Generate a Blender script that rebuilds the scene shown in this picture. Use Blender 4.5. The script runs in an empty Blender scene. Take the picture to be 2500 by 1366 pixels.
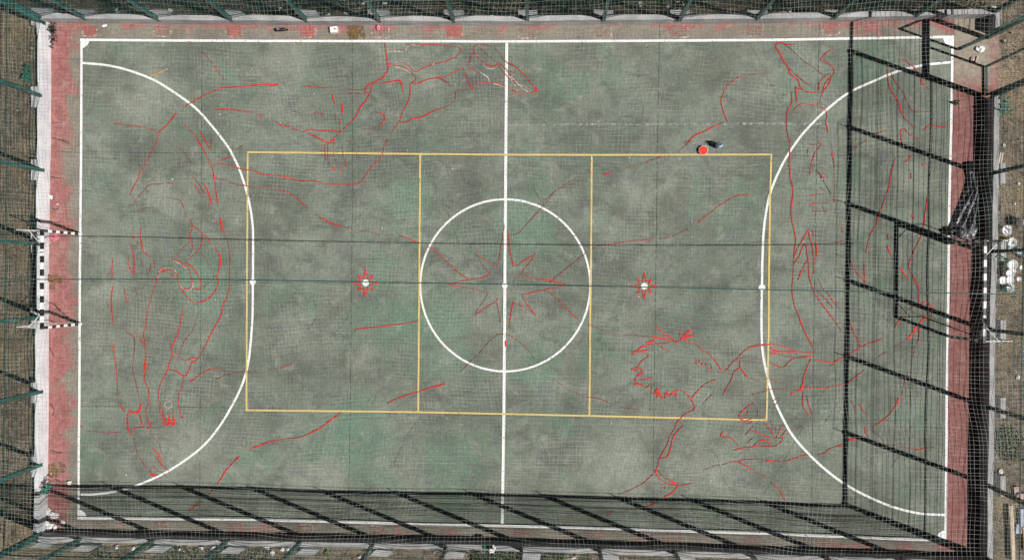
import bpy, math, random
import numpy as np
from mathutils import Vector, Matrix, Euler
# ------------------------------------------------------------------ camera
SC = bpy.context.scene
COL = SC.collection
F = 1851.087
CAM = np.array([1.29701, 0.29653, 25.80086])
EUL = (-0.00543, 0.04044, 0.01072)
cd = bpy.data.cameras.new('camera'); co = bpy.data.objects.new('camera', cd); COL.objects.link(co)
co.location = CAM; co.rotation_euler = EUL
cd.sensor_fit = 'HORIZONTAL'; cd.sensor_width = 36; cd.lens = F/2500*36
cd.clip_start = 0.5; cd.clip_end = 500
SC.camera = co
# ------------------------------------------------------------------ daylight
SUN_H = np.array([0.846, -0.305])            # horizontal run of the sun's ray per metre of height
el = math.atan(1/np.linalg.norm(SUN_H)); az = math.atan2(SUN_H[0], SUN_H[1])
W = bpy.data.worlds.new('World'); SC.world = W; W.use_nodes = True
nt = W.node_tree; bg = nt.nodes['Background']
sky = nt.nodes.new('ShaderNodeTexSky'); sky.sky_type = 'NISHITA'; sky.sun_disc = False
sky.sun_elevation = el; sky.sun_rotation = az
nt.links.new(sky.outputs[0], bg.inputs[0]); bg.inputs[1].default_value = 0.05
sky.air_density = 0.12; sky.dust_density = 0.1; sky.ozone_density = 1.0; sky.altitude = 1500
sd = bpy.data.lights.new('sun', 'SUN'); so = bpy.data.objects.new('sun', sd); COL.objects.link(so)
sd.energy = 5.0; sd.angle = math.radians(0.4); sd.color = (1, 0.975, 0.94)
so.rotation_euler = Vector((-SUN_H[0], -SUN_H[1], -1)).to_track_quat('-Z', 'Y').to_euler()
so.location = (20, -8, 30)
SC.view_settings.view_transform = 'Standard'; SC.view_settings.look = 'None'
SC.view_settings.exposure = 0.2; SC.view_settings.gamma = 1
try: SC.cycles.max_bounces = 6; SC.cycles.transparent_max_bounces = 12
except Exception: pass
random.seed(7); rng = np.random.default_rng(7)
RM = np.array(Euler(EUL).to_matrix())
def G(px, py, z=0.0):
    """survey point: photo position -> world point on the level z"""
    d = RM @ np.array([(px-1250)/F, -(py-683)/F, -1.0])
    return CAM + d*((z-CAM[2])/d[2])
# ------------------------------------------------------------------ materials
class NB:
    def __init__(s, name):
        s.m = bpy.data.materials.new(name); s.m.use_nodes = True
        s.t = s.m.node_tree; s.b = s.t.nodes['Principled BSDF']; s.o = s.t.nodes['Material Output']
        s._p = None
    def n(s, typ, **kw):
        n = s.t.nodes.new(typ)
        for k, v in kw.items(): setattr(n, k, v)
        return n
    def set(s, sock, v):
        if isinstance(v, bpy.types.NodeSocket): s.t.links.new(v, sock)
        elif isinstance(v, (tuple, list)) and len(v) == 3 and sock.type == 'RGBA': sock.default_value = (*v, 1)
        else: sock.default_value = v
    def pos(s):
        if s._p is None: s._p = s.n('ShaderNodeNewGeometry')
        return s._p.outputs['Position']
    def sep(s):
        n = s.n('ShaderNodeSeparateXYZ'); s.set(n.inputs[0], s.pos()); return n.outputs
    def noise(s, scale, detail=4, rough=.55, dist=0, stretch=None, off=(0, 0, 0)):
        v = s.pos()
        mp = s.n('ShaderNodeMapping'); s.set(mp.inputs[0], v)
        mp.inputs['Location'].default_value = off
        if stretch: mp.inputs['Scale'].default_value = stretch
        n = s.n('ShaderNodeTexNoise'); s.set(n.inputs['Vector'], mp.outputs[0])
        n.inputs['Scale'].default_value = scale; n.inputs['Detail'].default_value = detail
        n.inputs['Roughness'].default_value = rough; n.inputs['Distortion'].default_value = dist
        return n.outputs[0]
    def ramp(s, v, a, b, lo=0.0, hi=1.0):
        n = s.n('ShaderNodeMapRange'); n.interpolation_type = 'SMOOTHSTEP'
        s.set(n.inputs[0], v); s.set(n.inputs[1], a); s.set(n.inputs[2], b)
        s.set(n.inputs[3], lo); s.set(n.inputs[4], hi); return n.outputs[0]
    def ma(s, op, a, b=0.0, c=None):
        n = s.n('ShaderNodeMath', operation=op); s.set(n.inputs[0], a); s.set(n.inputs[1], b)
        if c is not None: s.set(n.inputs[2], c)
        return n.outputs[0]
    def mix(s, f, a, b, mode='MIX'):
        n = s.n('ShaderNodeMix', data_type='RGBA', blend_type=mode)
        s.set(n.inputs[0], f); s.set(n.inputs[6], a); s.set(n.inputs[7], b); return n.outputs[2]
    def col(s, c, rough=.8, spec=.3):
        s.set(s.b.inputs['Base Color'], c); s.set(s.b.inputs['Roughness'], rough)
        s.b.inputs['Specular IOR Level'].default_value = spec; return s.m
    def bump(s, h, strength=.3, dist=.02):
        n = s.n('ShaderNodeBump'); n.inputs['Strength'].default_value = strength; n.inputs['Distance'].default_value = dist
        s.set(n.inputs['Height'], h); s.set(s.b.inputs['Normal'], n.outputs[0])
    def holes(s, alpha):
        """worn-through paint: the ground below shows where the paint is gone"""
        s.set(s.b.inputs['Alpha'], alpha)
M = {}
def simple(name, c, rough=.6, spec=.3, var=.25, scale=6, metal=0):
    b = NB(name); n = b.noise(scale, 5)
    d = tuple(x*(1-var) for x in c); l = tuple(min(1, x*(1+var)) for x in c)
    b.col(b.mix(b.ramp(n, .3, .7), d, l), rough, spec); b.b.inputs['Metallic'].default_value = metal
    M[name] = b.m; return b.m

HL, HW = 14.79, 8.29
def court_material():
    b = NB('court_surface')
    x, y, z = b.sep()
    big = b.noise(.34, 3, .5, .3); mid = b.noise(1.3, 5, .6, .4, off=(3, 8, 0)); fine = b.noise(9, 6, .7, off=(9, 2, 1))
    g = b.noise(.55, 4, .6, .8, off=(20, 5, 0)); grain = b.noise(45, 3, .7)
    c = b.mix(b.ramp(big, .36, .62), (.188, .220, .172), (.268, .306, .245))
    c = b.mix(b.ramp(g, .52, .70, 0, .6), c, (.160, .268, .182))
    cloud = b.noise(1.15, 7, .66, .5, (1, 1.4, 1), (12, -9, 4))
    c = b.mix(b.ramp(cloud, .47, .66, 0, .55), c, (.105, .114, .096))
    c = b.mix(b.ramp(mid, .47, .68, 0, .5), c, (.130, .138, .118))
    wx = b.ma('ADD', x, b.ma('MULTIPLY', b.ma('SUBTRACT', b.noise(.8, 5, .65, off=(5, 5, 5)), .5), 2.6)); wy = b.ma('ADD', y, b.ma('MULTIPLY', b.ma('SUBTRACT', b.noise(.8, 5, .65, off=(15, -5, 9)), .5), 2.6))
    def spots(c, L, colr, top):
        for px, py, r in L:
            g0 = G(px, py); dx = b.ma('SUBTRACT', wx, float(g0[0])); dy = b.ma('SUBTRACT', wy, float(g0[1]))
            d = b.ma('SQRT', b.ma('ADD', b.ma('MULTIPLY', dx, dx), b.ma('MULTIPLY', dy, dy)))
            c = b.mix(b.ramp(d, r*.15, r, top, 0), c, colr)
        return c
    c = spots(c, [(1060, 810, 1.9), (1275, 570, 1.5), (860, 1080, 2.0), (1000, 500, 1.3), (1412, 215, .7), (950, 780, 1.6), (1110, 1130, 1.6), (500, 690, 1.8), (1300, 900, 1.2), (2130, 170, .9)], (.165, .320, .215), .50)
    c = spots(c, [(395, 470, .9), (790, 1180, 1.4), (340, 240, 1.5), (900, 880, .8), (240, 730, 1.0), (1560, 470, .9), (1500, 1140, 1.8), (700, 160, 1.5), (480, 1090, 1.6), (1740, 1130, 1.6), (2240, 430, 1.0)], (.40, .42, .345), .58)
    c = spots(c, [(880, 400, 1.4), (620, 640, 1.3), (1130, 450, 1.2), (1180, 200, 1.3), (560, 900, 1.4), (1480, 660, 1.2), (1700, 800, 1.3), (330, 380, 1.1), (780, 900, 1.3), (2120, 480, 1.0)], (.105, .112, .100), .45)
    dust = b.noise(1.6, 6, .66, .4, off=(-7, 30, 2))
    c = b.mix(b.ramp(dust, .53, .72, 0, .6), c, (.385, .400, .330))
    brown = b.noise(.45, 4, .6, .6, off=(50, 1, 7))
    c = b.mix(b.ramp(brown, .50, .68, 0, .28), c, (.225, .188, .155))
    blue = b.noise(1.0, 3, .6, .4, off=(70, 13, 7))
    c = b.mix(b.ramp(blue, .56, .70, 0, .4), c, (.165, .170, .185))
    # worn red margin outside the boundary line
    ax = b.ma('SUBTRACT', b.ma('ABSOLUTE', x), HL); ay = b.ma('SUBTRACT', b.ma('ABSOLUTE', y), HW)
    dd = b.ma('MAXIMUM', ax, ay)
    inred = b.ma('GREATER_THAN', dd, 0.0)
    keep = b.noise(.75, 5, .65, .7, off=(1, -40, 3))
    k2 = b.noise(4.0, 5, .7, .4, off=(31, 4, 3))
    edge = b.ramp(dd, 0.05, .95, -.17, .17)
    right = b.ma('ADD', b.ramp(x, 14.0, 15.0, 0, .35), b.ramp(b.ma('MULTIPLY', x, -1.0), 14.5, 15.0, 0, .07))
    kk = b.ma('ADD', b.ma('ADD', b.ma('ADD', keep, edge), right), b.ma('MULTIPLY', b.ma('SUBTRACT', k2, .5), .45))
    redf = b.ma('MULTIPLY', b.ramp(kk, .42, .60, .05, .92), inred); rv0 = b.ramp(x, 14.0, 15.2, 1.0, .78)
    rv = b.mix(b.ramp(k2, .3, .7), (.34, .085, .08), (.54, .20, .19))
    rv = b.mix(b.ramp(mid, .5, .75, 0, .55), rv, (.27, .125, .095))
    rv = b.mix(b.ramp(b.noise(2.2, 6, .7, .5, off=(8, 8, 60)), .54, .70, 0, .5), rv, (.60, .42, .38))
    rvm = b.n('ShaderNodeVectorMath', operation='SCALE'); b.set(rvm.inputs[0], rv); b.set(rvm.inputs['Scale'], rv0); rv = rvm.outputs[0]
    tan = b.mix(b.ramp(mid, .35, .65), (.27, .215, .17), (.40, .345, .28))
    c = b.mix(b.ma('MULTIPLY', inred, .6), c, tan)
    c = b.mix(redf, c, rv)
    # pale concrete apron at the gate, red kept only in places
    gate = b.ma('MULTIPLY', b.ramp(x, 14.84, 14.92), b.ramp(y, 6.5, 7.3)); deep = b.ramp(b.ma('ADD', b.ma('SUBTRACT', x, 15.95), b.ma('MULTIPLY', keep, .6)), .25, .6, 1, .45)
    c = b.mix(b.ma('MULTIPLY', gate, deep), c, b.mix(b.ramp(k2, .35, .65), (.34, .275, .22), (.42, .36, .29)))
    c = b.mix(b.ramp(fine, .3, .72, .38, 0), c, (.06, .065, .055))
    c = b.mix(b.ramp(fine, .58, .74, 0, .34), c, (.37, .39, .33))
    c = b.mix(b.ramp(grain, .35, .65, .22, 0), c, (.05, .05, .045))
    b.col(c, .9, .2); b.bump(grain, .25, .01)
    M['court'] = b.m
def paint(name, c, wear=(.30, .42), rough=.65, dirt=.25):
    b = NB(name); n = b.noise(7, 6, .75, .2); n2 = b.noise(60, 3, .6)
    cc = b.mix(b.ramp(b.noise(2.5, 5, .65), .35, .75, 0, dirt), c, tuple(x*.55 for x in c))
    b.col(cc, rough, .25)
    b.holes(b.ramp(b.ma('ADD', n, b.ma('MULTIPLY', b.ma('SUBTRACT', n2, .5), .35)), wear[0], wear[1]))
    M[name] = b.m
court_material()
paint('white_line', (.87, .87, .85), (.32, .43), dirt=.28)
paint('old_white_line', (.45, .46, .42), (.46, .62))
paint('older_white_line', (.33, .34, .30), (.46, .66))
paint('yellow_line', (.72, .53, .19), (.29, .42), dirt=.25)
paint('red_solid', (.62, .030, .024), (.22, .38), dirt=.25)
paint('red_brush', (.58, .036, .030), (.38, .54), dirt=.4)
paint('red_faint', (.27, .060, .05), (.36, .54), dirt=.3)
paint('red_under', (.26, .055, .045), (.22, .40), dirt=.3)
paint('chalk', (.78, .60, .55), (.38, .55))
paint('patch_red', (.45, .14, .12), (.30, .58), dirt=.45)
paint('patch_worn', (.42, .15, .125), (.46, .68), dirt=.45)
paint('patch_rim', (.56, .49, .43), (.47, .60))
paint('joint', (.06, .06, .054), (.41, .53))
paint('crack', (.03, .028, .022), (.36, .50))
paint('thin_crack', (.085, .088, .074), (.40, .56))
paint('stain', (.16, .09, .035), (.46, .60))

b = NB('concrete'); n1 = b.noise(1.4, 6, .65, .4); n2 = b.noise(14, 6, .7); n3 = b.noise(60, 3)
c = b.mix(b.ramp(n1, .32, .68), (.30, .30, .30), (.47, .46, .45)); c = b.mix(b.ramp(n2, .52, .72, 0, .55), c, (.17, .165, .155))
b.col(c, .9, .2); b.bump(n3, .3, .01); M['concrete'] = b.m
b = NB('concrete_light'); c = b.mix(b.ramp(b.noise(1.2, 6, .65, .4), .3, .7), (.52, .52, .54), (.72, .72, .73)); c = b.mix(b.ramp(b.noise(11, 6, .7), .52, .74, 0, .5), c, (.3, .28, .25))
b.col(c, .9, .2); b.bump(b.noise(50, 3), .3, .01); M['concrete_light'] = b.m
b = NB('pad_concrete'); c = b.mix(b.ramp(b.noise(9, 5), .3, .7), (.62, .50, .45), (.80, .72, .67)); b.col(c, .9); M['pad'] = b.m
def soil_material():
    b = NB('dry_soil'); x, y, z = b.sep()
    n1 = b.noise(.5, 6, .65, .5); n2 = b.noise(3.5, 7, .75, .4); n3 = b.noise(26, 5, .75); n4 = b.noise(1.1, 4, .6, off=(4, 40, 2))
    c = b.mix(b.ramp(n2, .3, .7), (.12, .09, .066), (.44, .355, .265))
    c = b.mix(b.ramp(n1, .48, .66, 0, .7), c, (.46, .345, .21))
    c = b.mix(b.ramp(n4, .58, .72, 0, .7), c, (.055, .066, .030))
    c = b.mix(b.ramp(n3, .42, .62, .65, 0), c, (.022, .017, .013))
    c = b.mix(b.ramp(n3, .62, .75, 0, .6), c, (.48, .41, .33))
    b.col(c, .95, .1); b.bump(n3, .8, .05); M['soil'] = b.m
soil_material()
simple('green_post', (.012, .085, .075), .35, .5, .35, 3)
simple('green_wire', (.010, .040, .034), .45, .4, .2, 3)
b = NB('net_cord'); b.col(b.mix(b.ramp(b.noise(.9, 5, .7, .8), .40, .62), (.13, .15, .13), (.47, .50, .45)), .75, .2); M['net_cord'] = b.m
simple('cable', (.010, .07, .058), .5, .3, .2, 5)
simple('goal_white', (.86, .86, .84), .4, .5, .06, 8)
simple('goal_black', (.012, .012, .013), .4, .5, .2, 8)
simple('rod', (.62, .63, .62), .4, .5, .12, 8)
simple('old_net', (.22, .23, .2), .8, .2, .2, 8)
simple('tub_white', (.82, .82, .80), .45, .4, .06, 12)
simple('tub_grey', (.42, .52, .55), .45, .4, .12, 12)
simple('tub_black', (.010, .010, .011), .5, .4, .2, 12)
simple('red_paint_wet', (.80, .060, .040), .22, .5, .12, 16)
simple('wood', (.58, .47, .36), .7, .2, .15, 10)
simple('crate_wood', (.27, .13, .075), .8, .2, .3, 12)
simple('wood_orange', (.60, .30, .09), .6, .3, .2, 10)
simple('litter_white', (.82, .82, .80), .8, .2, .08, 30)
simple('litter_pink', (.70, .17, .24), .7, .2, .5, 30)
simple('board_pink', (.52, .36, .31), .8, .2, .15, 8)
simple('board_blue', (.42, .47, .60), .8, .2, .15, 8)
simple('black_plastic', (.014, .014, .017), .32, .6, .3, 3)
simple('green_netting', (.015, .16, .115), .7, .2, .4, 20)
simple('brown_leaf', (.20, .115, .04), .85, .1, .6, 40)
simple('cap_blue', (.010, .022, .13), .35, .5, .2, 20)
simple('ink_grey', (.16, .18, .22), .7, .2, .2, 30)
simple('leaf_dark', (.016, .026, .009), .7, .2, .6, 9)
simple('leaf_green', (.085, .125, .022), .6, .25, .6, 9)
simple('grass_dry', (.27, .205, .12), .85, .1, .5, 7)
simple('stone', (.33, .30, .27), .9, .2, .3, 20)
b = NB('bottle_plastic'); b.col((.50, .66, .80), .12, .6); M['bottle'] = b.m
b = NB('tarp_film'); nn = b.noise(5, 6, .7, .6)  # paler noise patches paint highlights into the black film's colour
b.col(b.mix(b.ramp(nn, .35, .65), (.02, .02, .025), (.10, .10, .12)), .36, .7); b.bump(b.noise(5, 3, .6, 1.2), .6, .08); M['tarp'] = b.m
# ------------------------------------------------------------------ object helpers
class MB:
    def __init__(s): s.v = []; s.f = []; s.m = []; s.k = 0; s.mats = []
    def add(s, v, f, mat=None):
        v = np.asarray(v, float).reshape(-1, 3); o = s.k
        s.v.append(v); s.k += len(v)
        mi = 0
        if mat is not None:
            if mat not in s.mats: s.mats.append(mat)
            mi = s.mats.index(mat)
        for q in f: s.f.append([i+o for i in q]); s.m.append(mi)
    def tube(s, P, r, n=3, cap=True, mat=None):
        P = np.asarray(P, float); L = len(P)
        t = np.gradient(P, axis=0); t /= np.linalg.norm(t, axis=1)[:, None]+1e-12
        up = np.array([0, 0, 1.]) if abs(t[:, 2]).mean() < .8 else np.array([1., 0, 0])
        a = np.cross(t, up); a /= np.linalg.norm(a, axis=1)[:, None]+1e-12; c = np.cross(a, t)
        r = np.broadcast_to(r, (L,))
        ang = np.arange(n)*2*math.pi/n + math.pi/4
        V = P[:, None]+r[:, None, None]*(np.cos(ang)[None, :, None]*a[:, None]+np.sin(ang)[None, :, None]*c[:, None])
        f = [(i*n+j, i*n+(j+1) % n, (i+1)*n+(j+1) % n, (i+1)*n+j) for i in range(L-1) for j in range(n)]
        if cap: f += [tuple(range(n))[::-1], tuple((L-1)*n+j for j in range(n))]
        s.add(V, f, mat)
    def box(s, c, d, rz=0, mat=None, top=1.0):
        x, y, z = np.asarray(d)/2
        V = np.array([(sx*x*(top if sz > 0 else 1), sy*y*(top if sz > 0 else 1), sz*z) for sz in (-1, 1) for sx, sy in ((-1, -1), (1, -1), (1, 1), (-1, 1))])
        cc, ss = math.cos(rz), math.sin(rz)
        V = V @ np.array([[cc, ss, 0], [-ss, cc, 0], [0, 0, 1]]) + np.asarray(c)
        s.add(V, [(3, 2, 1, 0), (4, 5, 6, 7), (0, 1, 5, 4), (1, 2, 6, 5), (2, 3, 7, 6), (3, 0, 4, 7)], mat)
    def prism(s, poly, z0, z1, mat=None):
        n = len(poly); P = np.asarray(poly, float)[:, :2]
        if sum(P[i][0]*P[(i+1) % n][1]-P[(i+1) % n][0]*P[i][1] for i in range(n)) < 0: P = P[::-1]
        V = np.r_[np.c_[P, np.full(n, z0)], np.c_[P, np.full(n, z1)]]
        s.add(V, [tuple(range(n))[::-1], tuple(range(n, 2*n))]+[(i, (i+1) % n, n+(i+1) % n, n+i) for i in range(n)], mat)
    def lathe(s, prof, c=(0, 0, 0), n=28, mat=None):
        prof = np.asarray(prof, float); L = len(prof); a = np.arange(n)*2*math.pi/n
        V = np.stack([prof[:, 0][:, None]*np.cos(a), prof[:, 0][:, None]*np.sin(a), np.repeat(prof[:, 1][:, None], n, 1)], -1)+np.asarray(c)
        s.add(V, [(i*n+j, i*n+(j+1) % n, (i+1)*n+(j+1) % n, (i+1)*n+j) for i in range(L-1) for j in range(n)], mat)
    def ribbon(s, P, w, z, mat=None):
        P = np.asarray(P, float)[:, :2]; t = np.gradient(P, axis=0); t /= np.linalg.norm(t, axis=1)[:, None]+1e-9
        nrm = np.c_[-t[:, 1], t[:, 0]]; w = np.broadcast_to(w, (len(P),))[:, None]/2
        V = np.empty((len(P)*2, 3)); V[0::2, :2] = P+nrm*w; V[1::2, :2] = P-nrm*w; V[:, 2] = z
        s.add(V, [(2*i, 2*i+1, 2*i+3, 2*i+2) for i in range(len(P)-1)], mat)
    def build(s, name, mat=None, parent=None, smooth=False):
        me = bpy.data.meshes.new(name); V = np.concatenate(s.v)
        o = bpy.data.objects.new(name, me); COL.objects.link(o)
        if parent is not None:
            o.parent = parent; V = V-np.array(parent.location)
        me.from_pydata(V.tolist(), [], s.f)
        if s.mats:
            for q in s.mats: me.materials.append(M[q])
            me.polygons.foreach_set('material_index', s.m)
        else: me.materials.append(M[mat])
        if smooth: me.polygons.foreach_set('use_smooth', [True]*len(s.f))
        me.update(); return o
def tag(o, label=None, cat=None, group=None, kind=None):
    if label: o['label'] = label
    if cat: o['category'] = cat
    if group: o['group'] = group
    if kind: o['kind'] = kind
    return o
def empty(name, loc, label, cat, group=None):
    o = bpy.data.objects.new(name, None); COL.objects.link(o); o.location = tuple(float(q) for q in loc); o.empty_display_size = .2
    return tag(o, label, cat, group)
def smooth_line(P, step=.09):
    P = [np.asarray(p, float)[:2] for p in P]
    if len(P) == 2: P = [P[0], (P[0]+P[1])/2, P[1]]
    P = [2*P[0]-P[1]]+P+[2*P[-1]-P[-2]]; out = []
    for i in range(1, len(P)-2):
        a, b, c, d = P[i-1:i+3]; n = max(2, int(np.linalg.norm(c-b)/step))
        for k in range(n):
            t = k/n
            out.append(.5*((2*b)+(c-a)*t+(2*a-5*b+4*c-d)*t*t+(3*b-a-3*c+d)*t**3))
    out.append(P[-2]); return np.array(out)
def lerp_px(L, n):
    """survey polyline in photo positions, densified"""
    out = []
    for (a, b), (c, d) in zip(L[:-1], L[1:]):
        for k in range(n): out.append((a+(c-a)*k/n, b+(d-b)*k/n))
    return out+[L[-1]]
# ------------------------------------------------------------------ ground
mb = MB(); n = 90
gx = np.linspace(-21, 21, 151); gy = np.linspace(-13, 13, 95)
hz = lambda x, y: -.04+.022*np.sin(x*1.7+y*.6)*np.sin(y*1.3-x*.4)+.012*np.sin(x*5.1)*np.sin(y*4.3)
def grid(mb, gx, gy, f):
    X, Y = np.meshgrid(gx, gy); Z = f(X, Y); k = len(gx)
    mb.add(np.stack([X, Y, Z], -1), [(j*k+i, j*k+i+1, (j+1)*k+i+1, (j+1)*k+i) for j in range(len(gy)-1) for i in range(k-1)])
grid(mb, gx, gy, hz)
for (x0, x1, y0, y1) in ((-200, 200, 13, 200), (-200, 200, -200, -13), (-200, -21, -13, 13), (21, 200, -13, 13)):
    mb.add([(x0, y0, -.05), (x1, y0, -.05), (x1, y1, -.05), (x0, y1, -.05)], [(0, 1, 2, 3)])
tag(mb.build('ground', 'soil', smooth=True), kind='structure')
# ------------------------------------------------------------------ court slab and its painted markings
WT, WH = .17, .47
in_top = [G(*p) for p in [(121, 57), (640, 61.5), (930, 63), (1240, 63), (1855, 57.5), (2140, 52), (2424, 45)]]
in_left = [G(*p) for p in [(121, 57), (125, 100), (124.5, 350), (122.5, 420), (120, 620), (119.5, 834), (118.5, 1067), (116.5, 1246), (114, 1302)]]
in_right = [G(*p, WH) for p in [(2431, 20), (2430, 90), (2428, 235), (2426, 340), (2423, 583), (2418, 720), (2415, 987), (2414, 1070), (2411, 1220), (2411, 1376)]]
in_bot = [G(*p, WH) for p in [(92, 1308), (440, 1316), (820, 1323), (1150, 1328), (1350, 1335), (1620, 1343), (1870, 1352), (2200, 1363), (2413, 1371)]]
mb = MB(); apron = [G(2438, 82)[:2], G(2441, 150)[:2], G(2436, 236)[:2]]
mb.prism([(-15.98, -9.0), (15.98, -9.0), (15.98, apron[2][1]), apron[2], apron[1], apron[0], (15.98, apron[0][1]), (15.98, 9.05), (-15.98, 9.05)], -.3, 0)
court = mb.build('court', 'court'); tag(court, kind='structure')
ZI = [.0]
def zz(base):
    ZI[0] += .000004; return base+ZI[0]
def line(name, L, w, mat, z=.008, par=court, curve=False, dens=3):
    mb = MB(); P = np.array([G(*p)[:2] for p in (L if curve else lerp_px(L, dens))])
    if curve: P = smooth_line(P, .12)
    mb.ribbon(P, w, zz(z)); return mb.build(name, mat, par)
line('touchline', [(196, 97.6), (440, 99.5), (640, 100.3), (1235, 101.7), (1550, 100.3), (1880, 98), (2244, 91.7), (2329, 90.3)], .082, 'white_line')
line('touchline', [(189, 1263.5), (630, 1268), (876, 1274), (1240, 1282.5), (1509, 1290), (1880, 1301.7), (2090, 1310.6), (2311, 1319)], .082, 'white_line')
line('goal_line', [(199.4, 101), (198.5, 350), (195.3, 673), (194, 987), (192.7, 1067), (192.3, 1260)], .082, 'white_line')
line('goal_line', [(2326, 94), (2325, 128), (2321.5, 333), (2317, 506), (2315, 706), (2311, 962), (2310.5, 1067), (2308, 1315)], .082, 'white_line')
line('halfway_line', [(1237.2, 105), (1235, 350), (1232.6, 690), (1230, 1030), (1226, 1279)], .098, 'white_line', .009)
line('goal_area_line', [(202, 154), (256, 159), (307.5, 170), (371.5, 193.5), (423, 224), (474, 261), (508.6, 297), (551, 350), (569, 380), (589, 425), (606, 483), (615.5, 535), (618, 580), (617.5, 688), (616, 782.5), (607, 880), (592, 936), (567.5, 987.5), (533, 1044), (487, 1095.5), (410, 1149), (333, 1184), (277, 1199), (230.6, 1205.6), (197, 1206)], .076, 'white_line', .008, curve=True)
line('goal_area_line', [(2321, 152.5), (2257, 159), (2193, 174), (2129, 200), (2070, 228), (2014, 271.6), (1967.6, 317.7), (1942, 350), (1911, 399), (1883, 463), (1870, 519), (1864, 570), (1861, 640), (1860, 703), (1859, 780), (1861, 850), (1871.5, 910), (1888, 969.5), (1915, 1028), (1937, 1064.7), (1973, 1105.7), (2014, 1144), (2060, 1178.7), (2116, 1209.4), (2180, 1236), (2244, 1251.7), (2306, 1255.5)], .076, 'white_line', .008, curve=True)
line('centre_circle', [(1233.5+207.5*math.cos(a), 696+209.7*math.sin(a)) for a in np.linspace(0, 2*math.pi, 73)], .070, 'white_line', .010, dens=2)
for L in ([(603, 371.6), (800, 373.6), (1026, 376), (1235, 377.7), (1496, 378.2), (1885, 377.4)], [(599.5, 1000), (820, 1002.5), (1020, 1005), (1260, 1010), (1573, 1017), (1873, 1024.6)],
          [(605, 374), (603, 690), (602, 998)], [(1883, 379), (1880, 473), (1877, 673), (1876.4, 808), (1871.5, 1022)], [(1026, 378), (1023.7, 690), (1021, 1003)], [(1444.6, 380), (1442.4, 690), (1441, 757), (1439, 1013)]):
    line('volleyball_line', L, .060, 'yellow_line', .011)
def disc(name, px, py, r, mat, z, a0=0, a1=2*math.pi):
    c = G(px, py); mb = MB(); n = 30; full = a1-a0 > 6
    V = [(c[0], c[1], 0)]+[(c[0]+r*math.cos(a), c[1]+r*math.sin(a), 0) for a in np.linspace(a0, a1, n)]
    V = np.array(V); V[:, 2] = zz(z); mb.add(V, [(0, i, i+1) for i in range(1, n)]); return mb.build(name, mat, court)
disc('line_spot', 617.3, 687.5, .11, 'white_line', .0135); disc('line_spot', 1860, 701.5, .11, 'white_line', .0135)
disc('penalty_spot', 893, 690, .115, 'white_line', .0185); disc('penalty_spot', 1573, 698, .11, 'white_line', .0185); disc('centre_spot', 1232, 696, .1, 'white_line', .0135)
disc('corner_mark', 198, 97, .30, 'white_line', .0125, -math.pi/2, 0); disc('corner_mark', 192, 1264, .30, 'white_line', .0125, 0, math.pi/2)
disc('corner_mark', 2327, 92, .33, 'white_line', .0125, math.pi, 1.5*math.pi); disc('corner_mark', 2309, 1317, .33, 'white_line', .0125, math.pi/2, math.pi)
for L in ([(1240, 305), (1256, 305)], [(1336, 304.5), (1376, 304)], [(1256, 305), (1336, 304.5)], [(1376, 304), (1560, 304)], [(1560, 304), (1640, 304)], [(1600, 303.8), (1850, 302.3)], [(1640, 303.5), (1850, 302)], [(1850, 302), (2060, 304)], [(1691, 412), (1688, 660)], [(1688, 660), (1684, 1000)], [(1618, 402), (1745, 402)], [(1830, 402), (1870, 402)], [(1060, 402), (1120, 402)], [(1185, 404), (1200, 404)], [(1918, 1001), (1932, 1002)], [(2002, 1003), (2022, 1003)], [(2050, 1004), (2062, 1005)], [(770, 980), (830, 982)]):
    line('worn_line', L, .065, 'older_white_line' if L[0][0] in (1691, 1688, 1618, 1830, 1060, 770) else 'old_white_line', .0065)
for L in ([(493.5, 102), (490.6, 706), (488, 1170), (487, 1265)], [(861, 66), (861, 102), (860, 519), (857, 859), (852, 1195), (850, 1300)], [(1233.5, 105), (1231.5, 350), (1228.5, 690), (1226, 1030), (1222, 1279)], [(1611, 58), (1605, 350), (1601, 690), (1596, 1030), (1594, 1318)], [(2000, 59), (1994.5, 350), (1989, 690), (1984, 1030), (1981, 1330)],
          [(128, 371), (512, 373.5), (1026, 380.5), (1500, 382), (1886, 380.5), (2310, 380)], [(202, 686.5), (620, 689.3), (1234, 692.5), (1880, 701), (2302, 707.5)], [(197, 991), (589, 994.5), (1020, 1010), (1886, 1021), (2222, 1026)]):
    line('expansion_joint', L, .017, 'joint', .0055)
def tl(t, s):
    X = [0, 620, 1240, 1860][int(t[1])]; Y = {'A': 0, 'B': 340, 'C': 680, 'D': 1016}[t[0]]
    return [(X+float(a)*.2562, Y+float(b)*.2562) for a, b in (q.split(',') for q in s.split())]
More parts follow.
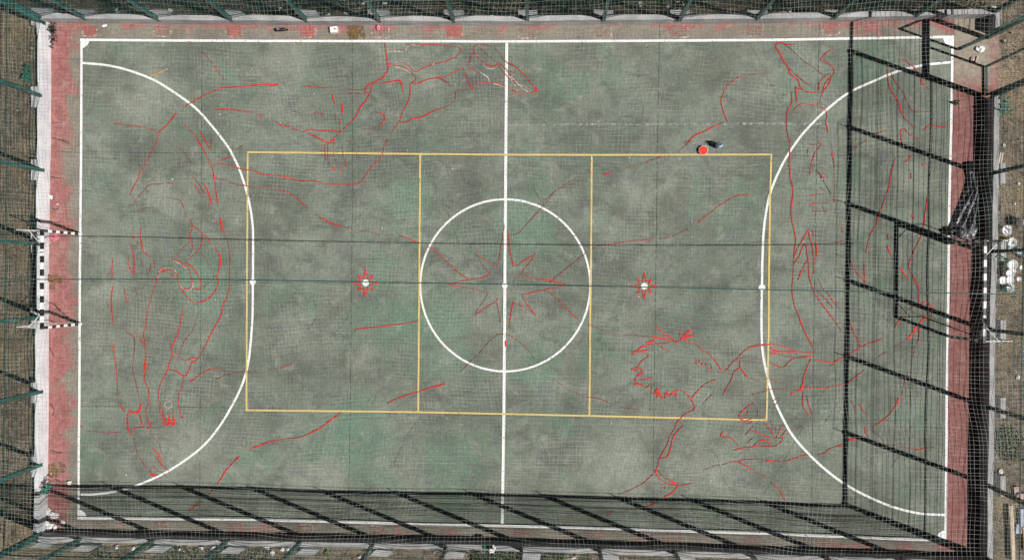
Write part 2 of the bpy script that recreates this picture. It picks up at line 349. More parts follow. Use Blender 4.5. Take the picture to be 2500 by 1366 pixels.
for t, s in (('A0', '495,1310 560,1330 600,1338 660,1360'), ('A0', '500,1165 550,1172 595,1163'), ('A0', '505,1205 545,1222 590,1218'), ('A0', '640,570 700,564 765,576'), ('B0', '545,0 600,15 680,40'), ('B0', '705,85 725,68 755,60'), ('B0', '490,350 530,368 580,371'),
             ('B0', '490,650 520,668 560,660'), ('B0', '690,950 750,1060 880,1340'), ('C0', '900,45 830,120 790,190'), ('C0', '920,45 980,150 1060,320'), ('C0', '480,225 540,265 600,330 660,372'), ('C0', '520,240 560,300 625,345'), ('C0', '470,650 490,690 520,740'), ('C0', '620,480 580,560 555,640'),
             ('D0', '470,570 540,600 600,632'), ('D0', '480,320 530,335 590,345'), ('D0', '500,350 560,352'), ('C0', '480,1190 520,1250 500,1300'), ('A2', '2320,450 2440,650 2490,760'), ('D3', '0,760 80,640 200,440 310,240 400,100'), ('D2', '290,170 340,290 370,370 380,440'),
             ('B1', '1690,350 1710,460 1720,560'), ('B1', '1830,650 1890,820 1960,1000 2040,1200 2100,1310'), ('B1', '1620,180 1700,330 1740,520'), ('C2', '1970,830 2010,900'), ('D2', '1980,340 2060,600 2150,720'), ('D1', '1600,0 1480,140 1400,300 1330,460'), ('C1', '720,560 860,420 930,260'), ('A3', '20,700 110,850 190,1010'), ('B3', '360,0 440,120'), ('B3', '520,290 600,420 660,530'), ('C3', '620,1030 520,1180'), ('C3', '720,1180 600,1366')):
    line('crack', tl(t, s), .028 if s[:3] in ('495', '480', '470', '520', '545', '490') else .013, 'crack' if s[:3] in ('495', '480', '470', '520', '545', '490', '500', '505', '640', '705') else 'thin_crack', .006, curve=True)
def patch(x0, x1, y0, y1, top=True, red=True):
    pts = []
    for k in range(28):
        a = k/28*2*math.pi; ca, sa = math.cos(a), math.sin(a); e = .28
        ux = math.copysign(abs(ca)**e, ca); uy = math.copysign(abs(sa)**e, sa); j = 1+rng.normal()*.035
        pts.append(G((x0+x1)/2+ux*(x1-x0)/2*j, (y0+y1)/2+uy*(y1-y0)/2*j)[:2])
    mb = MB(); V = np.c_[np.array(pts), np.full(28, zz(.0042))]; mb.add(V, [tuple(range(28))[::-1]])
    p = mb.build('repair_patch', 'patch_worn' if (not top or rng.random() < .4) else 'patch_red', court)
    if not top and rng.random() < .75: return
    rim = [q for q in pts if True]; c0 = np.mean(pts, 0)
    order = sorted(range(28), key=lambda k: ((k/28+(.25 if top else .75)) % 1)); keep = order[6:-6] if top else order[6:-6]
    mb = MB(); mb.ribbon(smooth_line([pts[k] for k in keep], .05), .05+.02*rng.random(60)[:1], zz(.0049)); mb.build('patch_rim', 'patch_rim', p)
for x0, x1, y0, y1 in ((201, 237, 62, 88), (376, 416, 62, 89), (553, 591, 62, 90), (730, 771, 64, 92), (908, 950, 65, 92), (1088, 1130, 64, 92), (1267, 1309, 63, 94), (1452, 1492, 62, 94), (1632, 1680, 62, 91), (1819, 1862, 58, 89), (2009, 2049, 55, 86)): patch(x0, x1, y0, y1)
for x, y in ((395, 1284), (572, 1287), (742, 1290), (920, 1294), (1096, 1298), (1274, 1303), (1458, 1308), (1640, 1313), (1838, 1319), (2012, 1326), (2205, 1334)): patch(x-21, x+21, y-12, y+12, False)
patch(125, 146, 1140, 1165, False)
for k in range(46):                              # scuffs and tyre-thin scratches
    x, y, a, l, q = rng.uniform(210, 2290), rng.uniform(115, 1250), rng.uniform(0, 6.28), rng.uniform(10, 45), rng.normal()*.6
    line('scuff', [(x, y), (x+l*math.cos(a), y+l*math.sin(a)), (x+l*math.cos(a)+l*math.cos(a+q), y+l*math.sin(a)+l*math.sin(a+q))], .012+.02*rng.random(), 'thin_crack' if k % 3 == 0 else 'older_white_line', .0058, curve=True)
mb = MB()
for k in range(5):
    c = G(*[(866, 75), (872, 88), (130, 1148), (140, 1140), (132, 690)][k]); V = [(c[0]+(.28+.1*rng.random())*math.cos(a), c[1]+(.2+.1*rng.random())*math.sin(a), .005+k*.00002) for a in np.linspace(0, 6.28, 14)[:-1]]
    mb.add(V, [tuple(range(13))])
mb.build('rust_stain', 'stain', court)
# red and white sketch strokes of the unfinished ground mural
SKETCH = {
'U': """r 459,102 469,106
d 487,120 502,136 520,156
t 526,163 534,175
d 534,175 550,196
r 640,205 620,209 594,211 564,213 538,216 507,229 489,238 466,252 446,264
r 433,274 420,290 407,307 389,322 386,336 382,350
r 528,266 564,267 597,272 617,274
r 630,281 640,283
d 202,305 231,304
r 277,301 295,304
d 295,304 325,307
r 325,307 354,311 379,319
r 447,302 461,313 474,328 487,346 492,350
r 487,318 494,330 505,348
d 516,338 515,350
t 620,206 646,206 669,209 681,206
r 738,211 774,213 799,214
d 799,213 833,214
d 845,218 889,220
d 848,227 889,231
r 892,232 893,220 897,210 917,200 935,190 944,177 948,164 945,143 942,128 939,106
t 912,202 907,218 902,231 895,246 884,256 874,274 866,290 845,310 833,320 817,336 804,347 789,342 771,333 751,325
r 675,298 689,306 707,309 720,315 735,320
t 738,322 758,318 779,319 799,318 833,319
r 811,228 813,241 819,256
t 834,252 836,266 836,279
r 833,292 829,304
d 821,282 820,300
r 767,279 774,274 784,277 789,279
r 626,279 648,283
d 712,273 725,274
r 924,278 935,278 939,290 933,302 925,310
d 925,310 886,315
d 889,323 904,328
r 927,205 950,201 974,197 980,205 985,225
r 949,161 963,160 984,164 1002,177 1015,190 1015,196 1002,206 1002,223 998,246 989,264 980,279 976,295 966,310 958,320
c 956,158 971,152 986,152 999,160 1009,169
r 974,151 989,154 1002,164 1009,174 1020,174 1030,167 1056,158 1071,155 1091,149 1112,140 1123,128 1123,117 1102,114 1068,110 1030,111 999,110 997,108
d 999,110 989,123 961,120 943,126
t 945,160 956,160
c 943,126 986,126
c 989,126 999,111 1027,113
c 963,163 984,167 1002,179 1013,191
c 1027,160 1043,154 1061,151 1056,159
d 1025,161 1040,154 1061,151
r 1004,204 1020,204 1040,196 1066,191 1091,186 1112,174 1130,168 1135,177 1140,190 1145,205 1152,214
t 1148,208 1155,218
d 1152,218 1122,222 1114,225 1112,243 1102,254 1086,263
r 1086,263 1056,273 1030,286 1007,290 994,297 976,298
r 1155,205 1173,202 1196,202 1217,205 1235,213
d 1071,191 1089,200 1104,213
r 1168,108 1158,115 1157,124 1171,143 1186,156 1207,163 1217,154 1235,169 1260,205
d 1157,126 1148,146 1143,164
r 1143,164 1153,168 1171,179
d 1168,108 1184,109 1207,118 1220,131 1235,151 1258,164
d 1171,115 1186,131 1209,149 1220,155 1240,172 1260,179
r 1225,174 1231,177
d 1217,156 1230,177 1245,195
c 1181,154 1184,164 1199,169 1209,167
c 1171,177 1191,190 1194,200
c 1196,202 1232,213
c 1235,172 1260,213
r 1250,218 1260,225
d 721,102 730,108 739,102
d 945,338 940,350
d 912,336 925,333
r 1240,151 1255,161 1268,172 1284,187 1296,202 1309,215 1310,222 1301,225 1286,228 1260,225 1240,214
t 1305,213 1310,222 1303,225
d 1240,177 1250,190 1263,202 1281,213 1294,220 1304,223
c 1255,181 1245,190 1240,184 1255,195 1273,213 1291,225
c 1263,205 1286,216 1299,223
r 386,340 379,355 371,371 364,384 361,399 354,410 342,419 338,435 333,445 325,460 316,478
r 482,340 492,355 502,373 512,395 520,417 524,437 528,468 533,501
r 502,343 507,355 514,364
d 518,340 516,355 512,363
d 430,357 446,368 459,384 469,401
t 441,393 445,393
t 512,427 523,432 525,442
d 469,430 482,442 492,458 500,471
r 466,446 477,455 492,476
t 498,446 507,466 515,486 519,500
r 510,494 512,507
d 478,421 483,426
r 518,403 538,400 559,403 574,407 589,413 610,415 628,419 640,426
r 543,389 556,386 566,381
d 576,366 594,352
d 528,394 546,389
r 515,428 530,436 551,440
d 551,440 571,449 600,453 625,459 640,458
t 788,340 804,350 816,340
r 795,353 794,373 795,394
d 801,350 801,386 807,407
t 812,409 821,416
d 813,345 817,386 828,404
t 831,409 835,419
d 834,355 840,386
r 842,389 847,408
d 845,340 860,352
d 870,371 874,391
t 947,340 938,360 931,384 922,396 910,404 901,417 892,430 881,445 871,450 851,451 820,450 794,449 763,442 730,441 710,435 681,430 656,428 640,426 620,417
r 620,458 646,458 674,459 692,464 705,471 722,481 733,491 746,503 753,508
d 769,522 784,531
r 784,531 804,542 825,550 840,553
d 840,553 861,559
r 879,563 897,565
d 897,565 927,571 963,573
r 974,574 991,580 1007,586 1024,594
r 1043,601 1066,614 1079,627 1097,642 1112,658 1127,670 1145,682""",
'R': """r 1829,183 1809,186 1791,197 1778,208 1770,220 1763,236 1760,251 1764,266 1770,284 1777,298
t 1761,241 1760,252
d 1829,183 1855,179 1868,181
r 1765,301 1752,305 1734,313 1714,324 1699,330 1683,343 1673,350
t 1752,305 1734,313
r 1937,110 1919,109 1909,105 1897,106 1896,118 1906,133 1914,149 1923,164 1930,182 1942,190 1950,200 1955,215 1970,224 1993,228 2009,225 2016,218 2027,200 2029,188 2037,179 2035,167 2024,156 2003,146 2011,135 2021,126 2034,120
d 1914,108 1937,126 1957,146 1978,160 1998,174 2011,181 2027,182
d 1921,161 1937,177 1952,190 1970,205 1988,218
r 2024,179 2011,190 2001,202 2000,220
r 2027,190 2014,205 2009,225
r 1954,219 1942,213 1943,225 1945,249
r 1932,225 1933,251 1924,269 1921,290 1921,307 1924,336 1929,350
d 2009,227 2003,238 2000,259
r 1937,270 1947,260 1960,254 1978,257 2003,261 2014,268 2019,282 2016,300 2021,323
d 2001,284 2006,292
r 2167,165 2167,190 2171,213 2178,225 2190,241 2196,256 2201,277 2212,292 2224,302 2229,311
d 2174,174 2180,190 2193,210 2206,228 2211,243 2219,259 2231,272 2255,275 2270,272
r 2196,146 2208,147 2224,159 2234,167 2242,179
t 2247,190 2252,205 2260,210
d 2260,210 2270,220
r 2319,311 2296,309 2270,306 2262,311 2255,318
d 2280,277 2275,292 2270,305
r 2134,328 2152,322 2167,319
t 2198,318 2208,314 2216,325 2231,333 2244,339
r 2198,318 2199,336 2202,350
d 2265,339 2271,341
d 2109,346 2116,341
d 1250,574 1268,567 1291,542 1307,524 1322,507 1330,491 1342,478 1355,466 1373,458 1399,448 1430,436
d 1330,499 1355,469 1383,449 1407,437
t 1476,427 1489,423
r 1530,408 1540,407
r 1576,398 1583,393
d 1583,393 1604,387 1619,382 1640,380
d 1660,367 1676,353 1688,340
r 1458,600 1478,596 1501,594 1530,589 1560,586 1596,585
d 1609,582 1640,577 1660,568 1681,558
r 1704,544 1717,532 1737,517 1750,505 1768,494 1786,483 1804,477 1829,475
d 1430,617 1399,642 1378,659 1358,676 1340,690
d 1445,606 1453,604
r 1929,340 1927,366 1927,404 1929,432 1934,448 1936,473 1933,499 1933,535 1937,558 1942,576 1942,596 1939,617 1937,647 1936,690
t 1998,345 2005,353 1993,368 1986,384 1979,404 1977,428
d 1973,363 1971,378
d 1975,355 1998,353
d 1983,404 1991,404
r 2000,422 2012,435
d 2001,457 2014,466
t 1978,478 1986,477
d 1986,476 2014,472
t 1979,501 1988,496
d 1991,496 2024,496
d 1983,515 2024,514
d 2030,350 2033,373 2037,407 2037,442 2037,468 2037,494
r 2031,373 2033,386
r 2037,440 2037,450
r 2037,483 2037,495
r 2055,555 2057,568
r 2039,592 2055,589
d 2039,617 2055,627
d 2083,366 2096,355 2114,343
r 2188,384 2180,404 2175,430 2170,455 2160,486 2152,507 2144,527 2137,550 2126,573 2119,594 2114,617
r 2226,378 2216,391 2203,398
r 2225,422 2224,437
d 2206,463 2205,471
t 2255,399 2253,407
t 2270,425 2269,432
r 2264,481 2262,504 2257,524 2255,545 2249,576 2239,596 2231,612 2224,632 2219,647 2224,665 2231,676 2239,690
t 2226,526 2231,535
t 2165,599 2173,617
d 2173,617 2183,637
d 2167,571 2169,586
t 2198,653 2206,665 2215,678
r 2073,631 2085,653 2101,676 2112,683 2112,690
r 2110,645 2111,678
r 1939,627 1947,606 1960,586 1973,565 1978,586 1983,606 1986,632 1986,668
r 1983,563 1988,576
r 1937,647 1952,622 1965,594 1970,617 1973,637 1975,673 1979,690
t 1992,591 1995,609 1996,627
r 1973,630 1960,655 1947,683
d 2006,592 2039,592 2062,586
d 1340,692 1350,685
r 1936,680 1934,713 1939,741 1948,765 1960,798 1973,826 1986,848
r 1977,680 1986,708 2001,734 2016,754 2032,775 2042,788 2055,808
d 1996,680 2009,703 2024,718 2039,741 2057,762
d 1991,706 2011,724 2034,752
r 2024,721 2039,741
t 2073,864 2091,854 2101,847
r 2101,847 2126,836 2155,827
r 2073,780 2080,800 2091,823 2101,847
d 2132,879 2147,867 2165,857
d 2183,848 2198,839 2214,831
t 2214,831 2226,818 2237,795
r 2244,706 2244,731 2242,749
t 2244,749 2260,738 2278,752 2270,762
r 2275,762 2272,782 2260,782
r 2183,799 2196,782 2208,767
d 2214,759 2229,748
t 2249,770 2260,772 2249,785 2244,790
r 2247,793 2244,823 2239,839
d 2234,844 2229,875
d 2073,972 2085,990 2091,1010
r 2096,982 2109,1005 2116,1005
t 2198,967 2190,985 2178,1003
r 2178,1003 2165,1016 2150,1030
d 2219,903 2208,936 2203,962
r 2106,680 2114,693
r 2229,680 2239,693 2244,706
r 1996,1110 2014,1104 2024,1095 2037,1090 2055,1084
t 2070,1074 2091,1070
r 2044,1090 2055,1088
r 2111,1042 2114,1054 2121,1067
r 2165,1016 2147,1031 2132,1039
d 2132,1039 2134,1054 2150,1065 2155,1077
r 2132,1083 2150,1090
d 2167,1085 2198,1089 2219,1093
r 2219,1093 2239,1097 2260,1093
d 2260,1093 2283,1090
d 2011,1034 2019,1021
d 1945,1047 1957,1039""",
'L': """t 327,496 333,487
d 333,487 348,471 364,453 377,450 400,448
r 407,446 423,449
d 359,448 377,435
d 346,514 354,508 371,507
d 407,483 436,486 446,496
r 446,496 450,508
d 453,519 455,531
r 466,533 470,550 482,558 497,571 510,583 514,591
r 461,556 470,553
r 469,558 465,571 465,589 474,606
r 497,572 494,591 487,606 477,619 461,632
d 464,592 446,606 436,619 433,630
d 471,587 469,612 459,627
r 420,632 436,637 453,651 464,668 471,690
c 423,635 441,644 455,655 465,673
r 452,641 469,651 482,668 492,690
d 484,614 500,627 510,645 518,660 523,676
t 537,532 543,553 548,568
d 548,568 555,591 559,601 562,627 562,690
r 524,599 533,617 538,632 535,653 532,670 523,678
t 537,619 539,635 537,650
r 530,670 534,690
r 346,555 343,571 346,596 350,612 359,622 371,628
t 324,578 330,583
d 333,586 343,599
r 319,594 324,612 327,635 327,673
r 313,642 320,658 324,668
d 313,622 315,642
r 278,630 275,647 275,678
r 377,635 379,655
d 369,640 366,663
d 347,637 347,653
r 382,690 387,670 395,655 407,656 423,658 433,670 434,686
t 395,660 400,664 402,659
r 415,670 425,676 420,665
c 384,681 391,660 405,654 423,656 434,668
r 277,697 273,716 273,744 275,767 277,790
r 305,703 307,721 311,738 316,733
d 330,700 337,721
d 356,693 347,707
r 383,680 379,700 371,721 366,741 361,762 359,782 356,800 351,816
r 433,680 438,695 446,708 459,726 474,740 489,738 507,730 525,713 532,695 534,680
r 471,680 470,695 459,707 446,702
r 492,680 492,695 489,706 471,704
d 494,703 515,688
c 436,688 446,703 461,709 471,698 470,683
r 562,680 561,700 555,724 546,741 541,765 533,782 523,803 512,821 502,844 492,862 482,877 471,884
r 446,747 446,765 441,788 436,811 428,831 420,849 423,864 415,885 410,903 400,923 389,949 387,975 392,1005 400,1021 405,1030
d 488,759 479,780 471,806 453,829 441,854
t 427,857 438,870 453,879 469,873 483,873
t 466,882 479,882
r 469,885 461,905 456,916 446,916 430,905 410,900
r 448,918 446,944 438,962 436,982 439,1003 446,1018
r 392,982 397,1005 407,1030
t 410,1013 415,1030
r 423,998 424,1013 420,1030
c 420,982 412,977 404,981 402,990 410,995 419,991 420,982
c 407,996 407,1010 412,1023
t 278,839 278,859
r 278,859 281,880 284,893 286,918 288,944 286,964
d 286,964 290,982
r 292,985 305,1004
t 315,1000 330,1007 341,1000 346,985
d 297,798 318,816 328,823 329,844 327,870 325,900 329,921 336,949 341,975 342,998
r 328,807 343,823 348,836
t 345,834 352,837
r 351,816 355,844 356,880 355,911 352,926 363,949 364,972 365,985 356,1000 359,1016 366,1030
t 356,877 355,911
r 311,1030 313,1010 330,1007
r 341,1005 346,1030
r 461,934 477,923 492,911 510,902 530,899 548,902
d 523,929 548,916 574,909 597,907 630,907
d 620,907 630,907
d 653,903 679,900
r 687,898 707,891
d 707,891 720,882
r 863,806 897,800 927,797 953,793 986,790 1022,782
r 945,985 971,972 1002,961 1030,953 1056,945 1086,935
d 1125,907 1145,885 1161,870 1176,854 1189,840 1207,822 1227,813
r 833,1004 822,1013 810,1021 797,1030
r 311,1016 314,1044 315,1054 327,1062
r 318,1049 333,1044 356,1040
d 327,1062 333,1093 341,1116 359,1142
r 343,1016 348,1039
r 359,1021 369,1039 359,1045
t 392,1021 402,1034 412,1035 410,1016
t 412,1021 423,1035 428,1031 423,1016
r 446,1016 443,1022
d 364,1054 379,1070 392,1088 395,1106 405,1118
t 374,1093 387,1108 397,1124
r 384,1113 395,1134 412,1147
r 374,1134 384,1147
r 364,1142 371,1157 387,1159
t 369,1156 379,1159
d 384,1147 400,1154 410,1165
r 196,1039 202,1040
r 264,1057 291,1054
d 215,1052 264,1057
r 640,1084 610,1095
r 587,1112 569,1129 553,1147 541,1167 530,1180
r 523,1190 510,1207
d 497,1218 484,1229
r 484,1229 461,1247
r 825,1016 812,1021 802,1029 784,1042 756,1057 733,1065 722,1067 689,1072 661,1077 640,1085 620,1093""",
'S': """r 1232,549 1230,565 1225,591 1220,622 1214,651
r 1217,654 1196,642 1179,630 1161,617
d 1161,617 1173,637 1186,655 1198,668
r 1198,669 1173,678 1143,683 1107,690
r 1240,563 1243,586 1245,614 1255,650
d 1243,574 1253,576
r 1240,563 1244,596 1249,624 1254,651
r 1259,650 1281,636 1308,619
r 1308,619 1294,640 1281,655 1271,670
r 1268,673 1291,676 1322,682 1363,690
r 1090,692 1117,698 1148,704 1184,712 1194,713
d 1191,716 1179,736 1158,770
r 1158,770 1184,752 1212,734 1211,726
r 1212,735 1217,754 1220,775 1221,788
r 1258,739 1253,738 1248,765 1244,798
t 1234,831 1235,847
r 1235,813 1248,820 1260,829
d 1212,815 1232,815
r 1130,686 1158,681
r 1322,681 1348,684 1368,690 1383,695 1348,704 1309,712 1273,720
r 1275,722 1286,741 1308,770
r 1308,768 1278,749 1253,738
r 1252,741 1246,772 1243,800""",
'H': """r 1340,713 1358,726 1373,741 1389,759 1412,779
d 1435,790 1453,798 1478,808
d 1478,808 1506,815 1535,817 1588,821
d 1240,815 1266,831 1289,854 1307,877
d 1350,923 1373,941 1399,955 1424,967 1458,972 1483,980 1499,987
d 1512,993 1560,998
t 1603,795 1619,813 1638,822
r 1661,803 1659,823
t 1661,831 1673,818 1688,804
t 1663,831 1681,821 1697,818
r 1673,831 1688,836 1706,844 1714,854 1732,864 1747,880 1758,898 1766,908
t 1591,821 1609,823 1637,831
t 1576,836 1599,831 1596,826
r 1578,841 1635,836
t 1570,844 1581,847
r 1606,841 1635,857
t 1545,864 1553,857 1570,857
r 1555,859 1586,852
t 1581,871 1565,882 1558,895 1542,900 1547,903 1565,898
t 1551,929 1553,921 1570,908
t 1547,939 1560,934
r 1563,926 1594,921
r 1576,946 1591,936
t 1591,941 1591,957 1596,962
t 1604,946 1605,970
t 1606,949 1617,970 1622,972
t 1624,964 1629,957 1632,967
t 1637,964 1647,954 1652,967
t 1650,952 1663,952 1676,961 1688,975 1696,993 1693,1002
r 1570,844 1560,850 1554,857
r 1570,857 1582,863 1581,871
r 1560,898 1569,907 1560,913 1553,921
r 1551,927 1554,934 1549,939
r 1560,934 1576,946
r 1596,962 1604,946
r 1605,970 1609,959
r 1622,972 1624,964
r 1632,967 1637,964
r 1638,822 1650,834 1660,829
r 1701,877 1701,890 1709,895
r 1709,877 1706,885
r 1714,885 1714,893
r 1722,885 1724,893
r 1727,898 1737,898 1737,890
r 1770,908 1783,890 1804,870 1824,850 1850,843 1880,840
d 1778,893 1804,875 1829,871 1850,873
r 1850,873 1860,877
r 1765,964 1775,946 1786,926 1791,908 1806,895 1806,880
r 1806,895 1816,908 1825,921
d 1832,921 1855,930
r 1688,972 1701,957 1722,936 1747,926
d 1714,987 1740,962
d 1752,905 1763,911
d 1837,963 1875,952
t 1841,984 1824,993 1806,1010 1804,1018 1816,1026 1837,1021
r 1827,1003 1822,1016
d 1850,998 1852,1018
r 1696,995 1686,1003 1670,1013 1652,1030
r 1860,840 1893,841 1919,847 1942,857 1965,859 1988,861
t 1880,849 1906,857 1947,857
t 1880,862 1898,863
d 1898,864 1934,872 1960,870 1983,870
r 1880,885 1911,895 1924,885 1939,875 1968,871
t 1968,871 1983,870
r 1980,875 1970,898 1964,916 1960,936
t 1960,936 1956,952 1945,952
t 1991,879 2014,882 2034,886
r 2034,886 2044,879 2059,873
d 2024,893 2039,886
r 1960,946 1980,946 2014,948 2024,944 2062,937 2080,926 2096,913 2111,903
t 1998,948 2014,948
d 1868,921 1896,929 1916,939
d 1860,949 1911,949 1945,952
t 1929,962 1939,958
d 1883,977 1904,970
d 1888,990 1906,975
r 1962,957 1960,975 1962,993 1975,1013
r 1970,964 1975,987 1983,1010
r 1665,1016 1652,1031 1645,1047 1637,1062 1627,1088 1614,1111 1609,1121 1604,1144 1599,1154
r 1668,1038 1652,1054 1642,1075 1637,1095 1629,1113 1611,1118
d 1611,1036 1622,1049 1632,1057
r 1599,1149 1609,1165 1627,1180 1647,1183 1670,1183 1688,1180
d 1606,1144 1619,1162 1640,1172
t 1635,1175 1652,1177
r 1595,1156 1583,1167 1568,1180
d 1568,1180 1547,1190 1530,1198 1509,1206
t 1655,1185 1642,1200 1622,1212
d 1611,1221 1599,1229
t 1599,1227 1583,1234
r 1583,1234 1570,1236
d 1553,1243 1522,1245
r 1496,1248 1483,1249
d 1623,1185 1623,1193
r 1766,1051 1760,1065 1781,1067 1793,1076 1804,1088
r 1791,1098 1809,1093 1834,1090 1880,1089
d 1837,1090 1850,1077
t 1850,1076 1865,1074 1880,1079
d 1717,1148 1740,1138 1765,1133 1781,1127
r 1781,1127 1804,1125 1816,1120
d 1816,1120 1850,1120 1875,1121
t 1870,1124 1880,1125
r 1805,1127 1822,1136 1840,1147
d 1840,1147 1868,1163
r 1804,1016 1816,1026 1827,1034 1837,1026
r 1868,1029 1880,1047
d 1819,1062 1834,1044 1855,1024
r 1832,1049 1855,1057 1878,1065
d 1822,1083 1842,1065
r 1860,1060 1891,1070 1901,1054 1911,1036
r 1870,1031 1883,1052 1893,1070 1906,1067 1921,1047
d 1880,1026 1898,1052
r 1860,1075 1873,1077 1886,1089 1909,1075 1907,1062
d 1860,1089 1875,1088
t 1870,1125 1888,1124
d 1888,1124 1921,1125
r 1921,1125 1937,1118 1955,1112 1973,1108
r 1860,1157 1870,1163
d 1883,1176 1891,1183
r 1891,1183 1904,1198 1919,1222
d 1929,1234 1937,1244""",
}

NAMES = {'U': 'mural_sketch', 'L': 'mural_sketch', 'R': 'mural_sketch', 'H': 'mural_sketch', 'S': 'compass_star'}
LAB = {'U': 'red brush sketch of crossed limbs and shoes on the upper left half', 'L': 'red brush sketch of limbs and a hand on the left half', 'R': 'red brush sketch of limbs down the right half and penalty area', 'H': 'red brush sketch of a shaggy head beside the lower right arc', 'S': 'large eight pointed red star outline round the centre spot'}
for g in SKETCH:
    mb = MB(); i = 0
    for l in SKETCH[g].split('\n'):
        t, *p = l.split(); t = 'r' if t == 't' and len(p) > 4 else t; P = [G(*[float(q) for q in s.split(',')])[:2] for s in p]
        P = smooth_line(P, .06); L = len(P); u = np.linspace(0, 1, L)
        kn = np.arange(0, L+12, 4); lf = np.interp(u*L, np.arange(0, L+30, 11), rng.random(len(np.arange(0, L+30, 11))))
        w = {'t': .070, 'r': .034 if g == 'S' else .046, 'd': .030, 'c': .020}[t]
        ww = w*np.interp(u*L, kn, rng.normal(1, .22, len(kn)))*((.42+.85*lf) if t != 'c' else 1)
        ww = np.clip(ww*np.clip(.5+5*np.minimum(u, 1-u), .5, 1), .012, .085)
        P = P+np.c_[np.interp(u*L, kn, rng.normal(0, .007, len(kn))), np.interp(u*L, kn, rng.normal(0, .007, len(kn)))]
        if t in 'tr': mb.ribbon(P, .018 if g == 'S' else .026, zz(.013), 'red_under')
        mb.ribbon(P, ww, zz(.014), {'t': 'red_solid', 'r': 'red_brush', 'd': 'red_faint', 'c': 'chalk'}[t]); i += 1
    tag(mb.build(NAMES[g], None, court), LAB[g])
def star(px, py, R, r, lab):
    mb = MB(); c = G(px, py)[:2]; P = []
    for k in range(16):
        a = k*math.pi/8+math.pi/2; q = (R if k % 4 == 0 else R*.80) if k % 2 == 0 else r
        P.append(c+q*np.array([math.cos(a), math.sin(a)])*(1+rng.normal()*.05))
    for k in range(16):
        mb.ribbon(np.linspace(P[k], P[(k+1) % 16], 6), .035*(.7+.6*rng.random(6)), zz(.014))
    tag(mb.build('compass_star', 'red_solid', court), lab)
star(893, 690, .47, .17, 'small eight pointed red star round the left penalty spot'); star(1573, 698, .44, .16, 'small eight pointed red star round the right penalty spot')

# ------------------------------------------------------------------ low concrete walls
def wall(inner, outdir, h, label, mat='concrete'):
    P = np.array([p[:2] for p in inner]); q = []
    for a, b in zip(P[:-1], P[1:]): q += [a+(b-a)*k/4 for k in range(4)]
    P = np.array(q+[P[-1]]); O = P+np.array(outdir)*WT; L = len(P)
    j = rng.normal(0, .006, (L, 2)); V = np.concatenate([np.c_[P, np.full(L, -.25)], np.c_[P+j, np.full(L, h)], np.c_[O+j, np.full(L, h)], np.c_[O, np.full(L, -.25)]])
    f = []
    for i in range(L-1):
        for r in range(4): s = (r+1) % 4; f.append((r*L+i, r*L+i+1, s*L+i+1, s*L+i))
    f += [(0, L, 2*L, 3*L), (L-1, 4*L-1, 3*L-1, 2*L-1)]
    mb = MB(); mb.add(V, f); c = P.mean(0)
    root = empty('low_wall', (c[0], c[1], 0), label, 'wall', 'low walls round the court'); mb.build('wall_body', mat, root); return root
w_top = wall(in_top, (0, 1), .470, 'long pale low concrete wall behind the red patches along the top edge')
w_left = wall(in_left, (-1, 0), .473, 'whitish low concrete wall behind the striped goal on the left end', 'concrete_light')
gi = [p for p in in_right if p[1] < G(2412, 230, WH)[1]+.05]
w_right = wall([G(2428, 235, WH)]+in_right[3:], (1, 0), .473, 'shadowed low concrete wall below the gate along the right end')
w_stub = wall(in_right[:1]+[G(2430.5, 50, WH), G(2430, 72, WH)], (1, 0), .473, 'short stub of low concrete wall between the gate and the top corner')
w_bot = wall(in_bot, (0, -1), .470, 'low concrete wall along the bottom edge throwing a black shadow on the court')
# ------------------------------------------------------------------ fences
FH = 5.12
def at47(L): return [G(x, y, WH)[:2] for x, y in L]
top_posts = at47([(98, 42), (203, 42), (383, 45), (563, 46), (746, 47.5), (925, 48), (1107, 48), (1288, 47), (1474, 46), (1660, 46), (1850, 42.5), (2039, 40), (2239, 35), (2430, 28)])
left_posts = [(-15.96, y) for y in (8.80, 6.27, 3.74, 1.2, -1.33, -3.88, -6.4, -8.78)]
bot_posts = at47([(90, 1313), (195, 1316), (374, 1318), (553, 1321), (733, 1322.5), (911, 1327), (1089, 1335), (1273, 1339), (1463, 1342), (1647, 1348), (1834, 1354), (2014, 1358), (2203, 1366), (2413, 1375)])
gp = G(2412, 232, WH)[:2]; hp = G(2402, 93, 0)[:2]
right_posts = [(15.95, gp[1])]+[(15.95, y) for y in (3.80, 1.24, -1.31, -3.85, -6.40, -8.80)]
